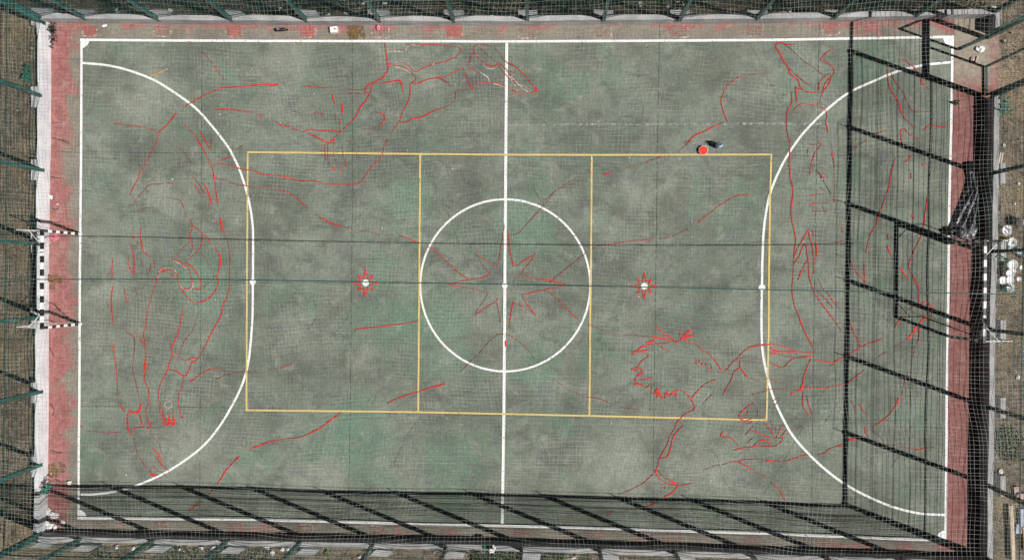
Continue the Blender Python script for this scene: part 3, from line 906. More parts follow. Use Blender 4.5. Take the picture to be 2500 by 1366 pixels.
def panel_mesh(a, b, z0, z1, out, A, lean, extra=(), step=.05):
    a = np.array(a); b = np.array(b); out = np.array(out); L = np.linalg.norm(b-a); mb = MB()
    ph = rng.random(4)*6.28
    def pt(u, z):
        u = np.asarray(u); z = np.asarray(z)
        bul = A*np.sin(np.pi*u)*np.exp(-np.maximum(z-z0, 0)/.55)+.02*np.sin(np.pi*u)*np.sin(3*z+ph[0])
        zs = z+.035*np.sin(np.pi*u)*np.sin(2.2*z+ph[1])*(z < z1-.05)*(z > z0)
        P = a+np.multiply.outer(u, b-a)+np.multiply.outer(bul+lean*np.clip((z-.47)/(FH-.47), 0, 1), out)
        return np.concatenate([P, zs[..., None]], -1)
    n = max(2, round(L/step)); zz_ = np.array([z0, z0+.12, z0+.28, z0+.5, z0+.9, z0+1.5, z0+2.4, z0+3.4, z1]) if z1-z0 > 3.6 else np.linspace(z0, z1, 5)
    for k in range(1, n): mb.tube(pt(np.full(len(zz_), k/n), zz_), .0042, 3, False)
    us = np.linspace(0, 1, max(3, int(L/.22)))
    rows = list(np.arange(z0, z1+.01, .2))+[z for z in extra if z0 < z < z1]
    for z in rows: mb.tube(pt(us, np.full(len(us), z)), .0064 if z not in extra else .0088, 3, False)
    for z in (.72, 2.1, 3.55):
        if z0 < z < z1 and z1-z0 > 3: mb.tube(pt(us, np.full(len(us), z+.013)), .0075, 3, False)
    return mb
OVER = [1.62, 2.05, 2.09, 2.13, 2.72, 3.33, 3.97, 4.06, 4.15, 4.73]
def fence(posts, out, lean, h, label, skip=()):
    posts = [np.array(p) for p in posts]; c = np.mean(posts, 0); out = np.array(out, float)
    root = empty('mesh_fence', (c[0], c[1], 0), label, 'fence', 'fences of the court cage')
    for p in posts:
        q = p+out*lean; mb = MB()
        mb.tube([(*p, .3), (*(p+(q-p)*.5), .3+(h-.3)*.5), (*q, h+.03)], .082, 4); po = mb.build('post', 'green_post', root)
        mb = MB(); mb.box((p[0], p[1], .484), (.2, .2, .02)); mb.build('base_plate', 'green_post', po)
    for p in posts[1:-1]:
        q = p+out*lean; mb = MB(); mb.tube([(*q, h), (*(q-out*.03), h+.40)], .016, 4); mb.build('post_arm', 'green_post', root)
    for i in range(1, len(posts)-2):
        a, b = posts[i]+out*(lean-.03), posts[i+1]+out*(lean-.03); tt = np.linspace(0, 1, 12); mb = MB(); mb.tube(np.c_[a+np.outer(tt, b-a), h+.39-.07*rng.random()*np.sin(np.pi*tt)], .009, 4); mb.build('slack_wire', 'green_wire', root)
    for i in range(len(posts)-1):
        a, b = posts[i]+out*lean, posts[i+1]+out*lean
        mb = MB(); d = (b-a)/np.linalg.norm(b-a); mb.tube([(*(a+d*.05), h-.03), (*((a+b)/2), h-.045), (*(b-d*.05), h-.03)], .058, 6); mb.build('top_rail', 'green_post', root)
        if i in skip: continue
        panel_mesh(posts[i], posts[i+1], .50, h-.06, out, .10+.10*rng.random(), lean, OVER).build('mesh_panel', 'green_wire', root)
    return root
f_top = fence(top_posts, (0, 1), 0, FH, 'tall green wire mesh fence on the top wall before the dark weeds')
f_left = fence(left_posts, (-1, 0), 0, FH, 'tall green wire mesh fence behind the sunlit striped goal')
f_bot = fence(bot_posts, (0, -1), -.10, FH, 'tall green wire mesh fence on the bottom wall shading the touchline')
f_right = fence(right_posts, (1, 0), -.12, FH+.06, 'tall green wire mesh fence behind the shaded goal and black tarp')
# gate bay of the right fence
gate = empty('gate', (15.95, 7.3, 0), 'open two leaf green mesh gate in a tall frame at the upper right corner', 'gate')
hp = np.array([15.93, hp[1]]); LZ = 2.36; jamb = np.array(right_posts[0])
mb = MB(); mb.tube([(*hp, 0), (*hp, FH+.05)], .08, 4); mb.build('post', 'green_post', gate)
mb = MB(); mb.tube([(hp[0], hp[1]-.05, LZ), (jamb[0], jamb[1]+.05, LZ)], .10, 4); mb.build('lintel', 'green_post', gate)
cp = np.array(top_posts[-1])
mb = MB(); mb.tube([(hp[0], hp[1]+.05, LZ), (cp[0], cp[1]-.05, LZ)], .03, 4); mb.build('mid_rail', 'green_post', gate); mb = MB(); mb.tube([(jamb[0]-.12, jamb[1]+.06, FH+.02), (cp[0], cp[1]-.05, FH+.02)], .045, 4); mb.build('top_rail', 'green_post', gate)
panel_mesh(jamb, hp, LZ+.04, FH, (1, 0), 0, 0).build('mesh_panel', 'green_wire', gate)
panel_mesh(hp, cp, .5, FH, (1, 0), .05, 0, OVER).build('mesh_panel', 'green_wire', gate)
def leaf(a, b, h):
    a = np.array(a)[:2]; b = np.array(b)[:2]; d = (b-a)/np.linalg.norm(b-a); mb = MB()
    mb.tube([(*a, .05), (*a, h)], .045, 4); mb.tube([(*b, .05), (*b, h)], .045, 4)
    for z in (.08, h-.03): mb.tube([(*(a+d*.03), z), (*(b-d*.03), z)], .038, 4)
    o = mb.build('gate_leaf', 'green_post', gate)
    panel_mesh(a, b, .1, h-.06, (-d[1], d[0]), 0, 0).build('mesh_panel', 'green_wire', o)
    mb = MB(); m_ = a+d*np.linalg.norm(b-a)*.9; mb.box((*m_, 1.05), (.16, .07, .2), math.atan2(d[1], d[0])); mb.build('lock_box', 'green_post', o)
leaf(jamb+np.array([-.05, .10]), G(2405, 164), 2.3)
leaf(hp+np.array([-.06, -.03]), G(2341, 122), 2.32)
# corner braces and footings under the posts
def footing(px, wall_, z=.44):
    mb = MB(); P = [G(x, y, z)[:2] for x, y in px]; mb.prism(P, -.2, z+.004*rng.random()); mb.build('footing', 'concrete_light' if wall_ in (w_left, w_top) else 'concrete', wall_)  # bottom and right blocks use duller concrete, partial shade put into their colour
for x in (203, 383, 563, 746, 925, 1107, 1288, 1474, 1660, 1850, 2039, 2239):
    r = rng.random(); footing([(x-22-6*r, 38.5), (x+24, 38.5), (x+24, 25), (x-22-6*r, 24)], w_top)
for y in (235, 413, 590, 775, 957, 1137): footing([(87, y-24), (87, y+26), (76, y+26), (75, y-24)], w_left)
for y in (422, 610, 805, 994, 1185): footing([(2443, y-24), (2443, y+26), (2456, y+26), (2456, y-24)], w_right)
for i, x in enumerate((195, 374, 553, 733, 911, 1089, 1273, 1463, 1647, 1834)):
    y = 1325+max(0, x-300)*.020; s = (1325-x)/1150*26
    footing([(x+6, y+4), (x+48, y+6), (x+46-s, y+21), (x-2-s, y+20)], w_bot, .40)
footing([(96, 1322), (143, 1322), (116, 1337), (72, 1336)], w_bot, .40); footing([(76, 20), (76, 62), (88, 62), (100, 38), (130, 38), (130, 22)], w_left, .43)
# ------------------------------------------------------------------ net roof and its cable
def sagz(x, y):
    zc = 5.12-.72*(1-(x/16)**2)
    t = np.abs(y)/8.95
    return zc*(1-t)+5.17*t-.30*np.sin(np.pi*np.clip(t, 0, 1))*(1-(x/16.2)**4)
def netp(x, y):
    e = np.clip((16.05-np.abs(x))*1.2, 0, 1)*np.clip((9-np.abs(y))*1.2, 0, 1)
    dx = e*(.13*np.sin(.45*x+.75*y+.5)+.07*np.sin(1.3*y-.5*x+1)+.02*np.sin(3.1*y+2*x)); dy = e*(.11*np.sin(.38*x+1.1)+.08*np.sin(.9*x+.55*y)+.02*np.sin(2.7*x-1.9*y))
    return np.stack([x+dx, y+dy, sagz(x, y)+.03*e*np.sin(1.1*x+.4)*np.sin(1.4*y)], -1)
root = empty('roof_net', (0, 0, 5.1), 'wide pale square mesh net stretched over the whole court', 'net')
mb = MB(); step = .112
for x in np.arange(-15.95, 16, step): ys = np.linspace(-8.93, 8.95, 64); mb.tube(netp(np.full(64, x+rng.normal()*.012), ys), .0022*(.85+.3*rng.random()), 3, False)
for y in np.arange(-8.92, 8.95, step): xs = np.linspace(-15.97, 15.95, 112); mb.tube(netp(xs, np.full(112, y+rng.normal()*.012)), .0022*(.85+.3*rng.random()), 3, False)
mb.build('netting', 'net_cord', root)
mb = MB(); q = [(x, -8.93) for x in np.linspace(-15.97, 15.95, 40)]+[(15.97, y) for y in np.linspace(-8.9, 8.9, 24)]+[(x, 8.95) for x in np.linspace(15.95, -15.97, 40)]+[(-15.98, y) for y in np.linspace(8.9, -8.9, 24)]
q = np.array(q+q[:1]); mb.tube(np.c_[q, 5.21+.02*np.sin(np.arange(len(q))*1.7)], .011, 4, False); mb.build('edge_rope', 'cable', root)
xs = np.linspace(-15.95, 15.95, 80); cy = np.interp(xs, [-15.95, -8.8, 0, 8.8, 15.95], [.0, .10, .05, -.03, -.08])
mb = MB(); P = np.stack([xs, cy, sagz(xs, cy)-.02], -1); mb.tube(P, .016, 5)
tag(mb.build('support_cable', 'cable'), 'dark green cable running the length of the court under the net', 'cable')
# ------------------------------------------------------------------ goals
def goal(gxpx, sgn, label):
    (u1, u2) = gxpx; a = G(*u1); b = G(*u2); root = empty('striped_goal', ((a[0]+b[0])/2, (a[1]+b[1])/2, 0), label, 'goal', 'goals'); H = 2.0; w = .085; gposts = []
    for p in (a, b):
        mb = MB(); nb = 10
        for k in range(nb): mb.box((p[0], p[1], (k+.5)*H/nb+.002), (w, w, H/nb), 0, 'goal_white' if k % 2 == 0 else 'goal_black')
        gposts.append(mb.build('goalpost', None, root))
    mb = MB(); nb = 15; d = (b-a)[:2]; ya, yb = a[:2]-d/np.linalg.norm(d)*(w/2), b[:2]+d/np.linalg.norm(d)*(w/2)
    for k in range(nb):
        c = ya+(yb-ya)*(k+.5)/nb; mb.box((*c, H+w/2+.004), (w, np.linalg.norm(yb-ya)/nb, w), math.atan2(d[0], -d[1])*-1 if False else math.atan2(-d[0], d[1]), 'goal_black' if k % 2 == 0 else 'goal_white')
    mb.build('crossbar', None, root)
    D = .86*sgn
    for p, o in ((a, b), (b, a)):
        mb = MB(); e = (o-p)/np.linalg.norm(o-p)
        mb.tube([(p[0]+.04*sgn, p[1], H+.03), (p[0]+D, p[1]+.02, H+.02), ], .017, 5); mb.tube([(p[0]+D, p[1]+.02, H+.02), (p[0]+D, p[1]+.02, 0)], .017, 5)
        q = p+e*.46; mb.tube([(q[0]+.04*sgn, q[1], H+.03), (p[0]+.46*sgn, p[1]+.01, H+.025)], .014, 5); mb.build('back_stay', 'rod', root)
        mb = MB(); c = (p[0], p[1]); P = [(c[0]+.19*ux, c[1]+.17*uy) for ux, uy in ((-1, -.8), (-.8, -1), (.8, -1), (1, -.8), (1, .8), (.8, 1), (-.8, 1), (-1, .8))]; mb.prism(P, -.1, .022); mb.build('base_pad', 'pad', gposts[0] if p is a else gposts[1])
    for p, o in ((a, b), (b, a)):               # torn leftovers of the goal net
        e = (o-p)[:2]/np.linalg.norm((o-p)[:2]); mb = MB()
        for k in range(11):
            t = np.linspace(0, 1, 9); q0 = np.array([p[0]+D, p[1]+.02, H])-np.array([0, 0, 1.9*rng.random()]) if k % 2 else np.array([*(p[:2]+e*rng.random()*.7), H+.02]); q1 = np.array([p[0]+D*(.1+.8*rng.random()), p[1]+e[1]*rng.random()*.5, .2+1.6*rng.random()])
            P = q0+np.outer(t, q1-q0); P[:, 2] -= .5*rng.random()*np.sin(np.pi*t); P[:, 1] += .06*np.sin(6*t+k); mb.tube(P, .0045, 3, False)
        mb.build('torn_net', 'old_net', root)
    return root
g1 = goal(((197, 571), (197, 790)), -1, 'sunlit black and white striped goal on the left line')
g2 = goal(((2317, 594), (2315, 820)), 1, 'black and white striped goal in the fence shade beside the black tarp')
# ------------------------------------------------------------------ things lying on and round the court
def bucket(name, px, py, r, h, label, group=None, body='tub_white', lid='tub_white', open_=None, handle=True, z=0, rim=None):
    c = G(px, py, z); root = empty(name, c, label, 'bucket' if open_ else 'tub', group); x, y, z0 = c
    mb = MB(); mb.lathe([(0, 0), (r*.86, 0), (r*.88, .01), (r*.98, h-.02), (r*1.05, h-.018), (r*1.05, h), (r*.96, h)]+([(r*.95, h-.03)] if open_ else []), c); mb.build('body', body, root, True)
    mb = MB()
    if open_:
        n = 26; mb.add([(x, y, z0+h+.002)]+[(x+r*.985*math.cos(a), y+r*.985*math.sin(a), z0+h+.002) for a in np.linspace(0, 2*math.pi, n)], [(0, i, i+1) for i in range(1, n)]); mb.build('paint', open_, root)
    else:
        mb.lathe([(r*1.07, h-.03), (r*1.08, h+.008), (r*1.0, h+.014), (r*.97, h+.006), (r*.3, h+.008), (0, h+.008)], c); mb.build('lid', lid, root, True)
    if handle:
        mb = MB(); t = np.linspace(-1, 1, 13)*1.45; a = rng.random()*6.28
        P = [(x+math.cos(a)*r*1.09*math.sin(q)-math.sin(a)*r*.95*math.cos(q), y+math.sin(a)*r*1.09*math.sin(q)+math.cos(a)*r*.95*math.cos(q), z0+h-.06-.10*math.cos(q)) for q in t]; mb.tube(P, .004, 4); mb.build('handle', 'rod', root)
    return root
bucket('paint_bucket', 1716, 368, .148, .085, 'open white bucket of red paint on the yellow line', None, 'tub_white', open_='red_paint_wet', handle=False)
c = G(1752.5, 356.5); root = empty('water_bottle', c, 'pale blue plastic water bottle with a dark blue cap beside the paint bucket', 'bottle'); r = .098
mb = MB(); mb.lathe([(0, 0), (r*.9, 0), (r, .02), (r, .08), (r*.93, .09), (r, .10), (r, .18), (r*.93, .19), (r, .20), (r, .27), (r*.8, .33), (r*.42, .375), (r*.40, .40)], c); mb.build('body', 'bottle', root, True)
mb = MB(); mb.lathe([(r*.46, .385), (r*.48, .43), (r*.40, .435), (0, .435)], c); mb.build('cap', 'cap_blue', root)
mb = MB(); t = np.linspace(0, math.pi, 11); mb.tube([(c[0]-.02+.045*math.cos(q)-.02, c[1]+.045*math.cos(q)+.01, .385+.09*math.sin(q)) for q in t], .007, 5); mb.build('handle', 'bottle', root)
tubs = [((2490, 545), .150, .40, 'tub_white', 'tall white paint tub casting the longest shadow outside the right wall'), ((2449, 563), .150, .22, 'tub_white', 'white tub with a dark speckled lid nearest the wall beside the goal stay'), ((2461, 592), .140, .22, 'tub_white', 'white tub with a blue smear on its lid under the goal stay'),
        ((2458, 610), .085, .20, 'tub_grey', 'smaller grey blue tub beside the fence post shadow'), ((2481, 613), .110, .20, 'tub_grey', 'larger grey blue tub beside the fence post shadow'), ((2497, 625), .085, .18, 'tub_white', 'white tub cut by the right edge of the picture'),
        ((2461, 646), .158, .24, 'tub_white', 'largest white tub at the top of the crowded cluster'), ((2455, 667), .120, .24, 'tub_white', 'white tub touching the largest tub from below in the cluster'), ((2469, 662), .066, .16, 'tub_white', 'small white pot squeezed against the crowded cluster'), ((2486, 653), .068, .16, 'tub_white', 'small white pot standing apart right of the largest tub'),
        ((2466, 671), .062, .14, 'tub_white', 'smallest white pot between two tubs of the cluster'), ((2439, 684), .122, .22, 'tub_white', 'white tub nearest the wall at the lower left of the cluster'), ((2457, 683), .122, .20, 'tub_white', 'white tub in the middle of the lower row of the cluster'), ((2480.5, 681), .070, .16, 'tub_white', 'small white pot standing apart right of the lower row'),
        ((2459, 702), .128, .18, 'tub_white', 'lowest white tub with a grey scrawl on its lid')]
for i, ((px, py), r, h, m_, lab) in enumerate(tubs):
    t = bucket('paint_tub' if r > .1 else 'paint_pot', px, py, r, h, lab, 'paint tubs outside the right wall', m_, m_, handle=r > .1, z=-.04)
    c = np.array(t.location)
    if i in (1, 2, 14):
        mb = MB()
        for k in range(5): P = c[:2]+rng.normal(0, .045, 2); mb.ribbon(smooth_line([P, P+rng.normal(0, .05, 2), P+rng.normal(0, .07, 2)], .02), .02, h+c[2]+.016+k*.0005)
        mb.build('lid_smear', 'cap_blue' if i == 2 else 'ink_grey', t)
t = bucket('black_disc', 2434, 506, .105, .05, 'round black disc on the soil against the right wall', None, 'tub_black', 'tub_black', handle=False, z=-.03); t['category'] = 'disc'  # plain low black disc
# crumpled black tarp against the right wall
Lp = np.array([(2366, 393), (2361, 400), (2357, 409), (2357, 422), (2361, 436), (2361, 449), (2354, 466), (2344, 487), (2333, 510), (2323, 535), (2315, 552), (2312, 566), (2319, 576), (2334, 582)], float)
Rp = np.array([(2373, 394), (2379, 401), (2382, 414), (2383, 428), (2384, 440), (2386, 456), (2388, 474), (2390, 490), (2391, 508), (2392, 530), (2392, 548), (2392, 562), (2392, 574), (2391, 584)], float)
nu, nv = 30, 90; V = []
tv = np.linspace(0, 1, nv); Li = np.stack([np.interp(tv, np.linspace(0, 1, len(Lp)), Lp[:, i]) for i in (0, 1)], -1); Ri = np.stack([np.interp(tv, np.linspace(0, 1, len(Rp)), Rp[:, i]) for i in (0, 1)], -1)
fold = np.zeros((nv, nu))
for k in range(9):
    a, f, p_ = rng.random()*.5-.05, 2.5+7*rng.random(), rng.random()*6
    fold += (1-np.abs(np.sin(f*(np.linspace(0, 1, nu)[None]*1.6+a*np.linspace(0, 2.4, nv)[:, None]*2)+p_)))*(.3+.7*rng.random())
fold /= fold.max()
for j in range(nv):
    for i in range(nu):
        u = i/(nu-1); e = math.sin(math.pi*u)**.6*min(1, 6*tv[j]+.15, 5*(1-tv[j])+.1); q = Li[j]*(1-u)+Ri[j]*u
        g = G(*q); V.append((g[0]+rng.normal()*.001, g[1]+rng.normal()*.001, .028+e*(.27*fold[j, i]+0.006*rng.random())+(.15*e*math.exp(-((tv[j]-.08)/.09)**2))))
mb = MB(); mb.add(V, [(j*nu+i, j*nu+i+1, (j+1)*nu+i+1, (j+1)*nu+i) for j in range(nv-1) for i in range(nu-1)])
tarp = mb.build('crumpled_tarp', 'tarp', None, True); tag(tarp, 'long crumpled black plastic tarp lying beside the shaded goal', 'tarp')
c = G(2337, 567); mb = MB()
for k, rr in enumerate((.13, .10, .07)): mb.tube([(c[0]+rr*math.cos(a), c[1]+rr*math.sin(a), .24+k*.02) for a in np.linspace(0, 2*math.pi, 25)], .018, 6, False)
tag(mb.build('hose_coil', 'tub_black'), 'small coil of black hose on the wide end of the tarp', 'hose')
def blob(name, px, py, sx, sy, sz, mat, label, cat, z=0, group=None, rz=0, rough=.35, kind=None):
    """crumpled lump: jittered icosphere-like lathe"""
    c = G(px, py, z); mb = MB(); n, m_ = 9, 6; V = []
    for j in range(m_+1):
        th = math.pi*j/m_
        for i in range(n):
            a = 2*math.pi*i/n; k = 1+rough*rng.normal()*.6; x, y, zz_ = math.sin(th)*math.cos(a)*sx*k, math.sin(th)*math.sin(a)*sy*k, (1-math.cos(th))*.5*sz*(1+.2*rng.normal()*(j > 0))
            V.append((c[0]+x*math.cos(rz)-y*math.sin(rz), c[1]+x*math.sin(rz)+y*math.cos(rz), c[2]+zz_+.003))
    mb.add(V, [(j*n+i, j*n+(i+1) % n, (j+1)*n+(i+1) % n, (j+1)*n+i) for j in range(m_) for i in range(n)])
    o = mb.build(name, mat); tag(o, label, cat, group, kind); return o
blob('black_bag', 2313, 566, .20, .13, .16, 'tub_black', 'small slack black bag at the lower left tip of the tarp', 'bag')
def plank(name, p0, p1, w, h, mat, label, cat, z=0):
    a, b = G(*p0, z), G(*p1, z); d = b-a; mb = MB(); L = np.linalg.norm(d[:2]); mb.box((*((a+b)/2)[:2], z+h/2+.004), (L, w, h), math.atan2(d[1], d[0])); o = mb.build(name, mat); tag(o, label, cat); return o
plank('orange_stick', (367, 187), (409, 169), .026, .03, 'wood_orange', 'thin orange stick lying across the green beside the upper left arc', 'stick')
plank('wooden_plank', (2445, 373), (2439, 402), .12, .03, 'wood', 'short pale board on the soil outside the right wall above the tubs', 'plank')
plank('wooden_plank', (2464.5, 1231), (2471, 1364), .125, .09, 'wood', 'long pale timber lying on the soil at the lower right', 'plank')
plank('pink_slab', (2480, 1186), (2482, 1212), .17, .05, 'board_pink', 'pink slab on the soil above the long pale timber', 'slab')
plank('pink_slab', (2497, 1203), (2498, 1224), .22, .05, 'board_pink', 'pink slab at the right picture edge beside a black loop', 'slab')
plank('blue_board', (2494, 1241), (2499, 1300), .22, .03, 'board_blue', 'large pale blue board beside the long timber', 'board')
plank('blue_board', (2485, 1278), (2483, 1300), .13, .05, 'board_blue', 'small pale blue board touching the long timber side', 'board')
plank('orange_board', (2499, 1284), (2503, 1340), .14, .06, 'wood_orange', 'narrow orange board below the large blue board', 'board')
c = G(2493, 1209); mb = MB(); mb.tube([(c[0]+.2*math.cos(a), c[1]+.14*math.sin(a), .06+.02*math.sin(3*a)) for a in np.linspace(1.2, 5.6, 20)], .018, 6); tag(mb.build('black_loop', 'tub_black'), 'bent black pipe loop beside the pink slabs', 'pipe')
mb = MB(); c = G(688, 74); mb.tube([(c[0]-.19, c[1]-.01, .07), (c[0]-.17, c[1]-.01, .07), (c[0]+.11, c[1], .07), (c[0]+.17, c[1], .05), (c[0]+.20, c[1], .05)], [.05, .062, .062, .03, .026], 12); o = empty('black_bottle', c, 'black plastic bottle lying on the red strip near the top wall', 'bottle'); mb.build('body', 'tub_black', o, True)
mb = MB(); mb.tube([(c[0]+.20, c[1], .05), (c[0]+.23, c[1], .05)], .03, 10); mb.build('cap', 'tub_black', o)
mb = MB(); mb.box((c[0]-.09, c[1], .128), (.11, .06, .01)); mb.build('label_patch', 'ink_grey', o)
c = G(817, 75); o = empty('carton', c, 'crushed white carton with dark print on the red strip by the top wall', 'carton'); mb = MB(); mb.box((c[0], c[1], .06), (.25, .20, .12), .12); mb.build('box', 'litter_white', o)
mb = MB()
for k in range(4): mb.box((c[0]+.02+k*.022, c[1]+.02, .1225), (.010, .11-.015*k, .003), .12+.5*(k % 2))
mb.build('print', 'ink_grey', o)
blob('white_sandal', 256, 64, .105, .045, .07, 'litter_white', 'white sandal sole lying on the red strip in the upper left', 'sandal', rz=.25, rough=.1)
blob('red_white_wrapper', 924, 69, .07, .09, .08, 'litter_pink', 'crumpled red and white wrapper on the strip by the top wall', 'wrapper')
blob('pink_petals', 134, 579, .17, .11, .10, 'litter_pink', 'heap of pink and white paper scraps under the left goal', 'paper', rough=.7)
for k in range(9): pass
blob('white_paper', 172, 1176, .07, .07, .10, 'litter_white', 'single white paper ball on the red strip in the lower left', 'paper')
blob('white_rag', 126, 481, .05, .07, .04, 'litter_white', 'white rag at the foot of the left wall above the goal', 'rag')
blob('pink_scrap', 141, 498, .05, .05, .05, 'board_pink', 'pinkish scrap on the red strip below the white rag', 'scrap')
c = G(132, 680); mb = MB(); o = empty('wooden_crate', c, 'little brown wooden crate on the red strip inside the left goal', 'crate')
for dx, dy, sx, sy in ((-.11, 0, .02, .2), (.11, 0, .02, .2), (0, .1, .22, .02), (0, -.1, .22, .02)): mb.box((c[0]+dx*1.05, c[1]+dy*1.12, .07), (sx, sy, .13))
mb.build('frame', 'crate_wood', o); mb = MB(); mb.box((c[0], c[1], .02), (.19, .17, .02)); mb.build('floor', 'crate_wood', o)
mb = MB(); mb.box((c[0]-.02, c[1]+.15, .03), (.16, .03, .03), -.1); mb.build('loose_slat', 'wood', o)
blob('white_sack', 2391, 121, .15, .10, .09, 'litter_white', 'crumpled white sack on the concrete apron at the gate', 'sack', rough=.2, rz=-.2)
plank('brown_stick', (2386, 139), (2380, 153), .035, .05, 'wood', 'short brown stick below the white sack at the gate', 'stick')
blob('pink_stone', 2373, 145, .07, .08, .06, 'board_pink', 'pale pink stone left of the stick at the gate', 'stone', rough=.15)
blob('dark_lump', 2332, 251, .13, .07, .07, 'tub_black', 'dark shredded lump on the right goal line above the tarp', 'rag', rough=.7)  # small dark lump with a ragged outline
wb = blob('plastic_bag', 1202, 1336, .13, .15, .12, 'litter_white', 'crumpled white and black bag on the bottom wall', 'bag', z=.47, rough=.35)
bb = blob('black_fold', 1198, 1333, .10, .09, .15, 'tub_black', None, None, z=.47, rough=.3); bb.parent = wb
blob('green_bag', 1185, 1334, .11, .07, .06, 'green_netting', 'green plastic scrap beside the crumpled bag on the bottom wall', 'scrap', z=.47)
blob('green_packet', 798, 1349, .09, .09, .07, 'leaf_green', 'bright green packet on the weeds below the bottom wall', 'packet')
blob('white_cup', 214, 1337, .02, .02, .02, 'litter_white', 'white cup on the weeds below the bottom wall at the left', 'cup') if False else None
blob('white_cup', 328, 1337, .07, .08, .07, 'litter_white', 'white crushed cup on the weeds left of the blue post', 'cup')
blob('white_card', 49, 929, .14, .06, .04, 'litter_white', 'white card lying on the dark soil outside the left wall', 'card', rz=-.3, rough=.15)
blob('white_can', 1876, 22, .10, .10, .12, 'litter_white', 'white can on the soil beyond the top wall near the right', 'can', rough=.2)
blob('white_pan', 2441, 1267, .01, .01, .01, 'litter_white', 'x', 'pan') if False else None
blob('white_pebble', 2442, 1149, .08, .08, .06, 'litter_white', 'white lump on the green weeds outside the right wall', 'stone', rough=.2)
# heap of paper scraps in the lower left corner
for px, py in ((121, 1243), (119, 1249), (124, 1254), (128, 1252), (135, 1258), (140, 1257), (129, 1261), (155, 1274), (117, 1275), (128, 1279), (124, 1284), (136, 1287), (119, 1291), (131, 1276)):
    blob('paper_scrap', px, py, .055+.03*rng.random(), .06+.04*rng.random(), .07, 'litter_white', 'crumpled white paper scrap in the lower left corner heap', 'paper', group='paper scraps in the lower left corner')
for px, py in ((287, 27), (416, 27), (509, 34), (683, 22), (769, 38), (802, 37), (845, 31), (886, 12), (940, 8), (1200, 40), (1250, 39), (1563, 11), (1655, 4), (1665, 10), (1630, 17), (1928, 25), (2082, 3), (2425, 20), (2400, 28)):
    blob('litter_scrap', px, py, .05+.04*rng.random(), .04+.05*rng.random(), .05, 'litter_white', 'small white litter scrap among the weeds beyond the top wall', 'litter', group='white scraps beyond the top wall', z=.03)
for px, py in ((285, 1334), (440, 1339), (493, 1335), (522, 1336), (653, 1336), (666, 1348), (690, 1340), (705, 1339), (878, 1358), (1290, 1348), (1400, 1360), (1092, 1356)):
    blob('litter_scrap', px, py, .05+.03*rng.random(), .04+.04*rng.random(), .05, 'litter_white', 'small white litter scrap on the soil below the bottom wall', 'litter', group='white scraps below the bottom wall', z=.0)
for px, py in ((2450, 355), (2476, 497), (2487, 448), (2432, 1062), (2430, 1110), (2470, 1010), (2484, 920)):
    blob('litter_scrap', px, py, .04+.03*rng.random(), .04+.03*rng.random(), .05, 'litter_white', 'small white litter scrap on the soil outside the right wall', 'litter', group='white scraps outside the right wall', z=-.02)
# ragged green netting and plants
def ragged(name, px, py, z, w, h, mat, label, cat, n=26, rz=0):
    c = G(px, py, z); mb = MB()
    for k in range(n):
        p = c+np.array([rng.normal()*w, rng.normal()*h, rng.random()*.25]); t = np.linspace(0, 1, 8)[:, None]
        q = p+np.array([rng.normal()*w, rng.normal()*h, -rng.random()*.15]); P = p+(q-p)*t; P[:, 0] += .05*np.sin(7*t[:, 0]+k); P[:, 2] += .06*np.sin(5*t[:, 0]); mb.tube(P, .010+.012*rng.random(), 3, False)
    return tag(mb.build(name, mat), label, cat)
ragged('netting_scrap', 2443, 257, .3, .12, .14, 'green_netting', 'torn teal netting hanging outside the fence below the gate', 'netting')
ragged('netting_scrap', 70, 186, .3, .07, .16, 'green_netting', 'torn teal netting outside the left wall near the top', 'netting', 18)
ragged('netting_scrap', 119, 1190, .47, .05, .09, 'green_netting', 'torn teal netting on the left wall near the lower corner', 'netting', 20)
ragged('netting_scrap', 2443, 632, .3, .16, .05, 'green_netting', 'torn teal netting on the wall beside the white tubs', 'netting', 14)
ragged('netting_scrap', 2448, 706, .1, .14, .04, 'green_netting', 'teal netting strand below the lowest white tub', 'netting', 10)
ragged('netting_scrap', 132, 80, .02, .05, .20, 'tub_black', 'black netting bundle in the upper left corner of the court', 'netting', 40)
def leaves(name, regs, mats, label=None, kind=None, cat=None, hmax=.3, s=.07):
    mb = MB(); 
    for (x0, x1, y0, y1, n) in regs:
        N = n; X = rng.uniform(x0, x1, N); Y = rng.uniform(y0, y1, N); dens = np.sin(X*1.9+Y)+np.sin(X*.7-Y*2.1+1)+rng.normal(0, .7, N); ok = dens > -.3
        for x, y in zip(X[ok], Y[ok]):
            z = rng.random()**1.5*hmax; a = rng.random()*6.28; l = s*(.5+rng.random()); t = rng.normal()*.5
            d = np.array([math.cos(a), math.sin(a), t*.6]); e = np.array([-math.sin(a), math.cos(a), rng.normal()*.4])*.4; p = np.array([x, y, z])
            mb.add([p, p+d*l*.5+e*l, p+d*l, p+d*l*.5-e*l], [(0, 1, 2, 3)], mats[int(rng.random()*len(mats))])
    return tag(mb.build(name, None), label, cat, None, kind)
leaves('weeds', [(-14, 16, 9.12, 10.4, 9000), (-1.0, 2.2, -9.9, -9.1, 1300), (16.2, 17.2, -5.6, -4.6, 500), (-14.5, -8, -9.9, -9.25, 700)], ['leaf_dark', 'leaf_dark', 'leaf_dark', 'leaf_green'], kind='stuff')
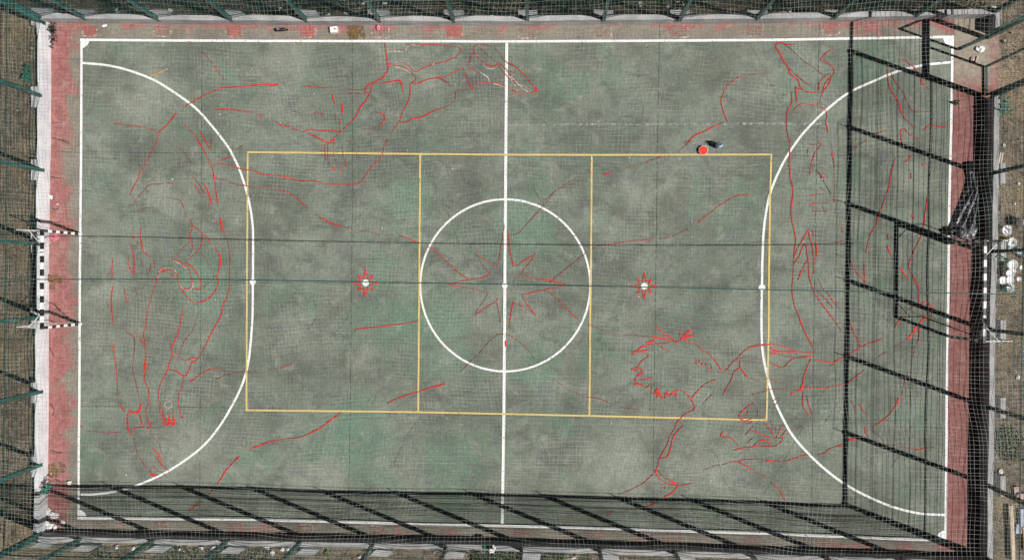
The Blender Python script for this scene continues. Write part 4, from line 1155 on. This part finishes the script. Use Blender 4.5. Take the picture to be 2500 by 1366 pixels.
def blades(regs):
    mb = MB()
    for (x0, x1, y0, y1, n, h) in regs:
        V = []; 
        P = np.c_[rng.uniform(x0, x1, n), rng.uniform(y0, y1, n)]; a = rng.uniform(0, 6.28, n); L = h*(.4+rng.random(n)); w = .007+.006*rng.random(n)
        d = np.c_[np.cos(a), np.sin(a)]; b0 = np.c_[P-np.c_[-d[:, 1], d[:, 0]]*w[:, None], np.full(n, -.06)]; b1 = np.c_[P+np.c_[-d[:, 1], d[:, 0]]*w[:, None], np.full(n, -.06)]; tip = np.c_[P+d*(L*(.3+.7*rng.random(n)))[:, None], L*.6]
        V = np.stack([b0, b1, tip], 1).reshape(-1, 3); mb.add(V, [(3*i, 3*i+1, 3*i+2) for i in range(n)])
    return tag(mb.build('dry_grass', 'grass_dry'), kind='stuff')
blades([(-19, -16.15, -10, 10, 7000, .16), (16.15, 19, -10, 10, 4500, .14), (-16, 16, -10.4, -9.1, 6000, .14), (-16, 16, 9.15, 10.4, 2500, .2)])
mb = MB()
for k in range(260):
    c = G(866+rng.normal()*6, 76+rng.normal()*9); a = rng.random()*6.28; d = np.array([math.cos(a), math.sin(a), .3*rng.random()]); e = np.array([-d[1], d[0], 0])*.35; l = .03+.04*rng.random(); p = np.array([c[0], c[1], .006+.02*rng.random()])
    mb.add([p, p+d*l*.5+e*l, p+d*l, p+d*l*.5-e*l], [(0, 1, 2, 3)])
for k in range(90):
    c = G(132+rng.normal()*5, 1148+rng.normal()*5); a = rng.random()*6.28; d = np.array([math.cos(a), math.sin(a), .3*rng.random()]); e = np.array([-d[1], d[0], 0])*.35; l = .03+.04*rng.random(); p = np.array([c[0], c[1], .006+.02*rng.random()])
    mb.add([p, p+d*l*.5+e*l, p+d*l, p+d*l*.5-e*l], [(0, 1, 2, 3)])
tag(mb.build('fallen_leaves', 'brown_leaf'), kind='stuff')
mb = MB()
for k in range(420):
    x, y = [(rng.uniform(-19, -16.2), rng.uniform(-10, 10)), (rng.uniform(16.2, 19), rng.uniform(-10, 9)), (rng.uniform(-16, 16), rng.uniform(-10.3, -9.2)), (rng.uniform(-16, 16), rng.uniform(9.3, 10.4))][k % 4]
    s = .012+.05*rng.random()**3; V = np.array([(x+s*math.cos(a)*(1+.3*rng.normal()), y+s*math.sin(a), -.03) for a in np.linspace(0, 5.3, 6)]); T = V.copy(); T[:, :2] = (T[:, :2]-[x, y])*.6+[x, y]; T[:, 2] = s*.9-.02
    mb.add(np.r_[V, T], [(i, (i+1) % 6, 6+(i+1) % 6, 6+i) for i in range(6)]+[tuple(range(6, 12))])
tag(mb.build('gravel', 'stone'), kind='stuff')

mb = MB()
for k in range(170):
    x, y = rng.uniform(-15.5, 15.6), rng.uniform(-8.5, 8.4); s = .008+.014*rng.random()**2; V = np.array([(x+s*math.cos(a)*(1+.3*rng.normal()), y+s*math.sin(a), .0) for a in np.linspace(0, 5.3, 6)]); T = V.copy(); T[:, :2] = (T[:, :2]-[x, y])*.6+[x, y]; T[:, 2] = s*.9
    mb.add(np.r_[V, T], [(i, (i+1) % 6, 6+(i+1) % 6, 6+i) for i in range(6)]+[tuple(range(6, 12))], 'litter_white' if k % 3 else 'tub_black')
tag(mb.build('court_grit', None), kind='stuff')
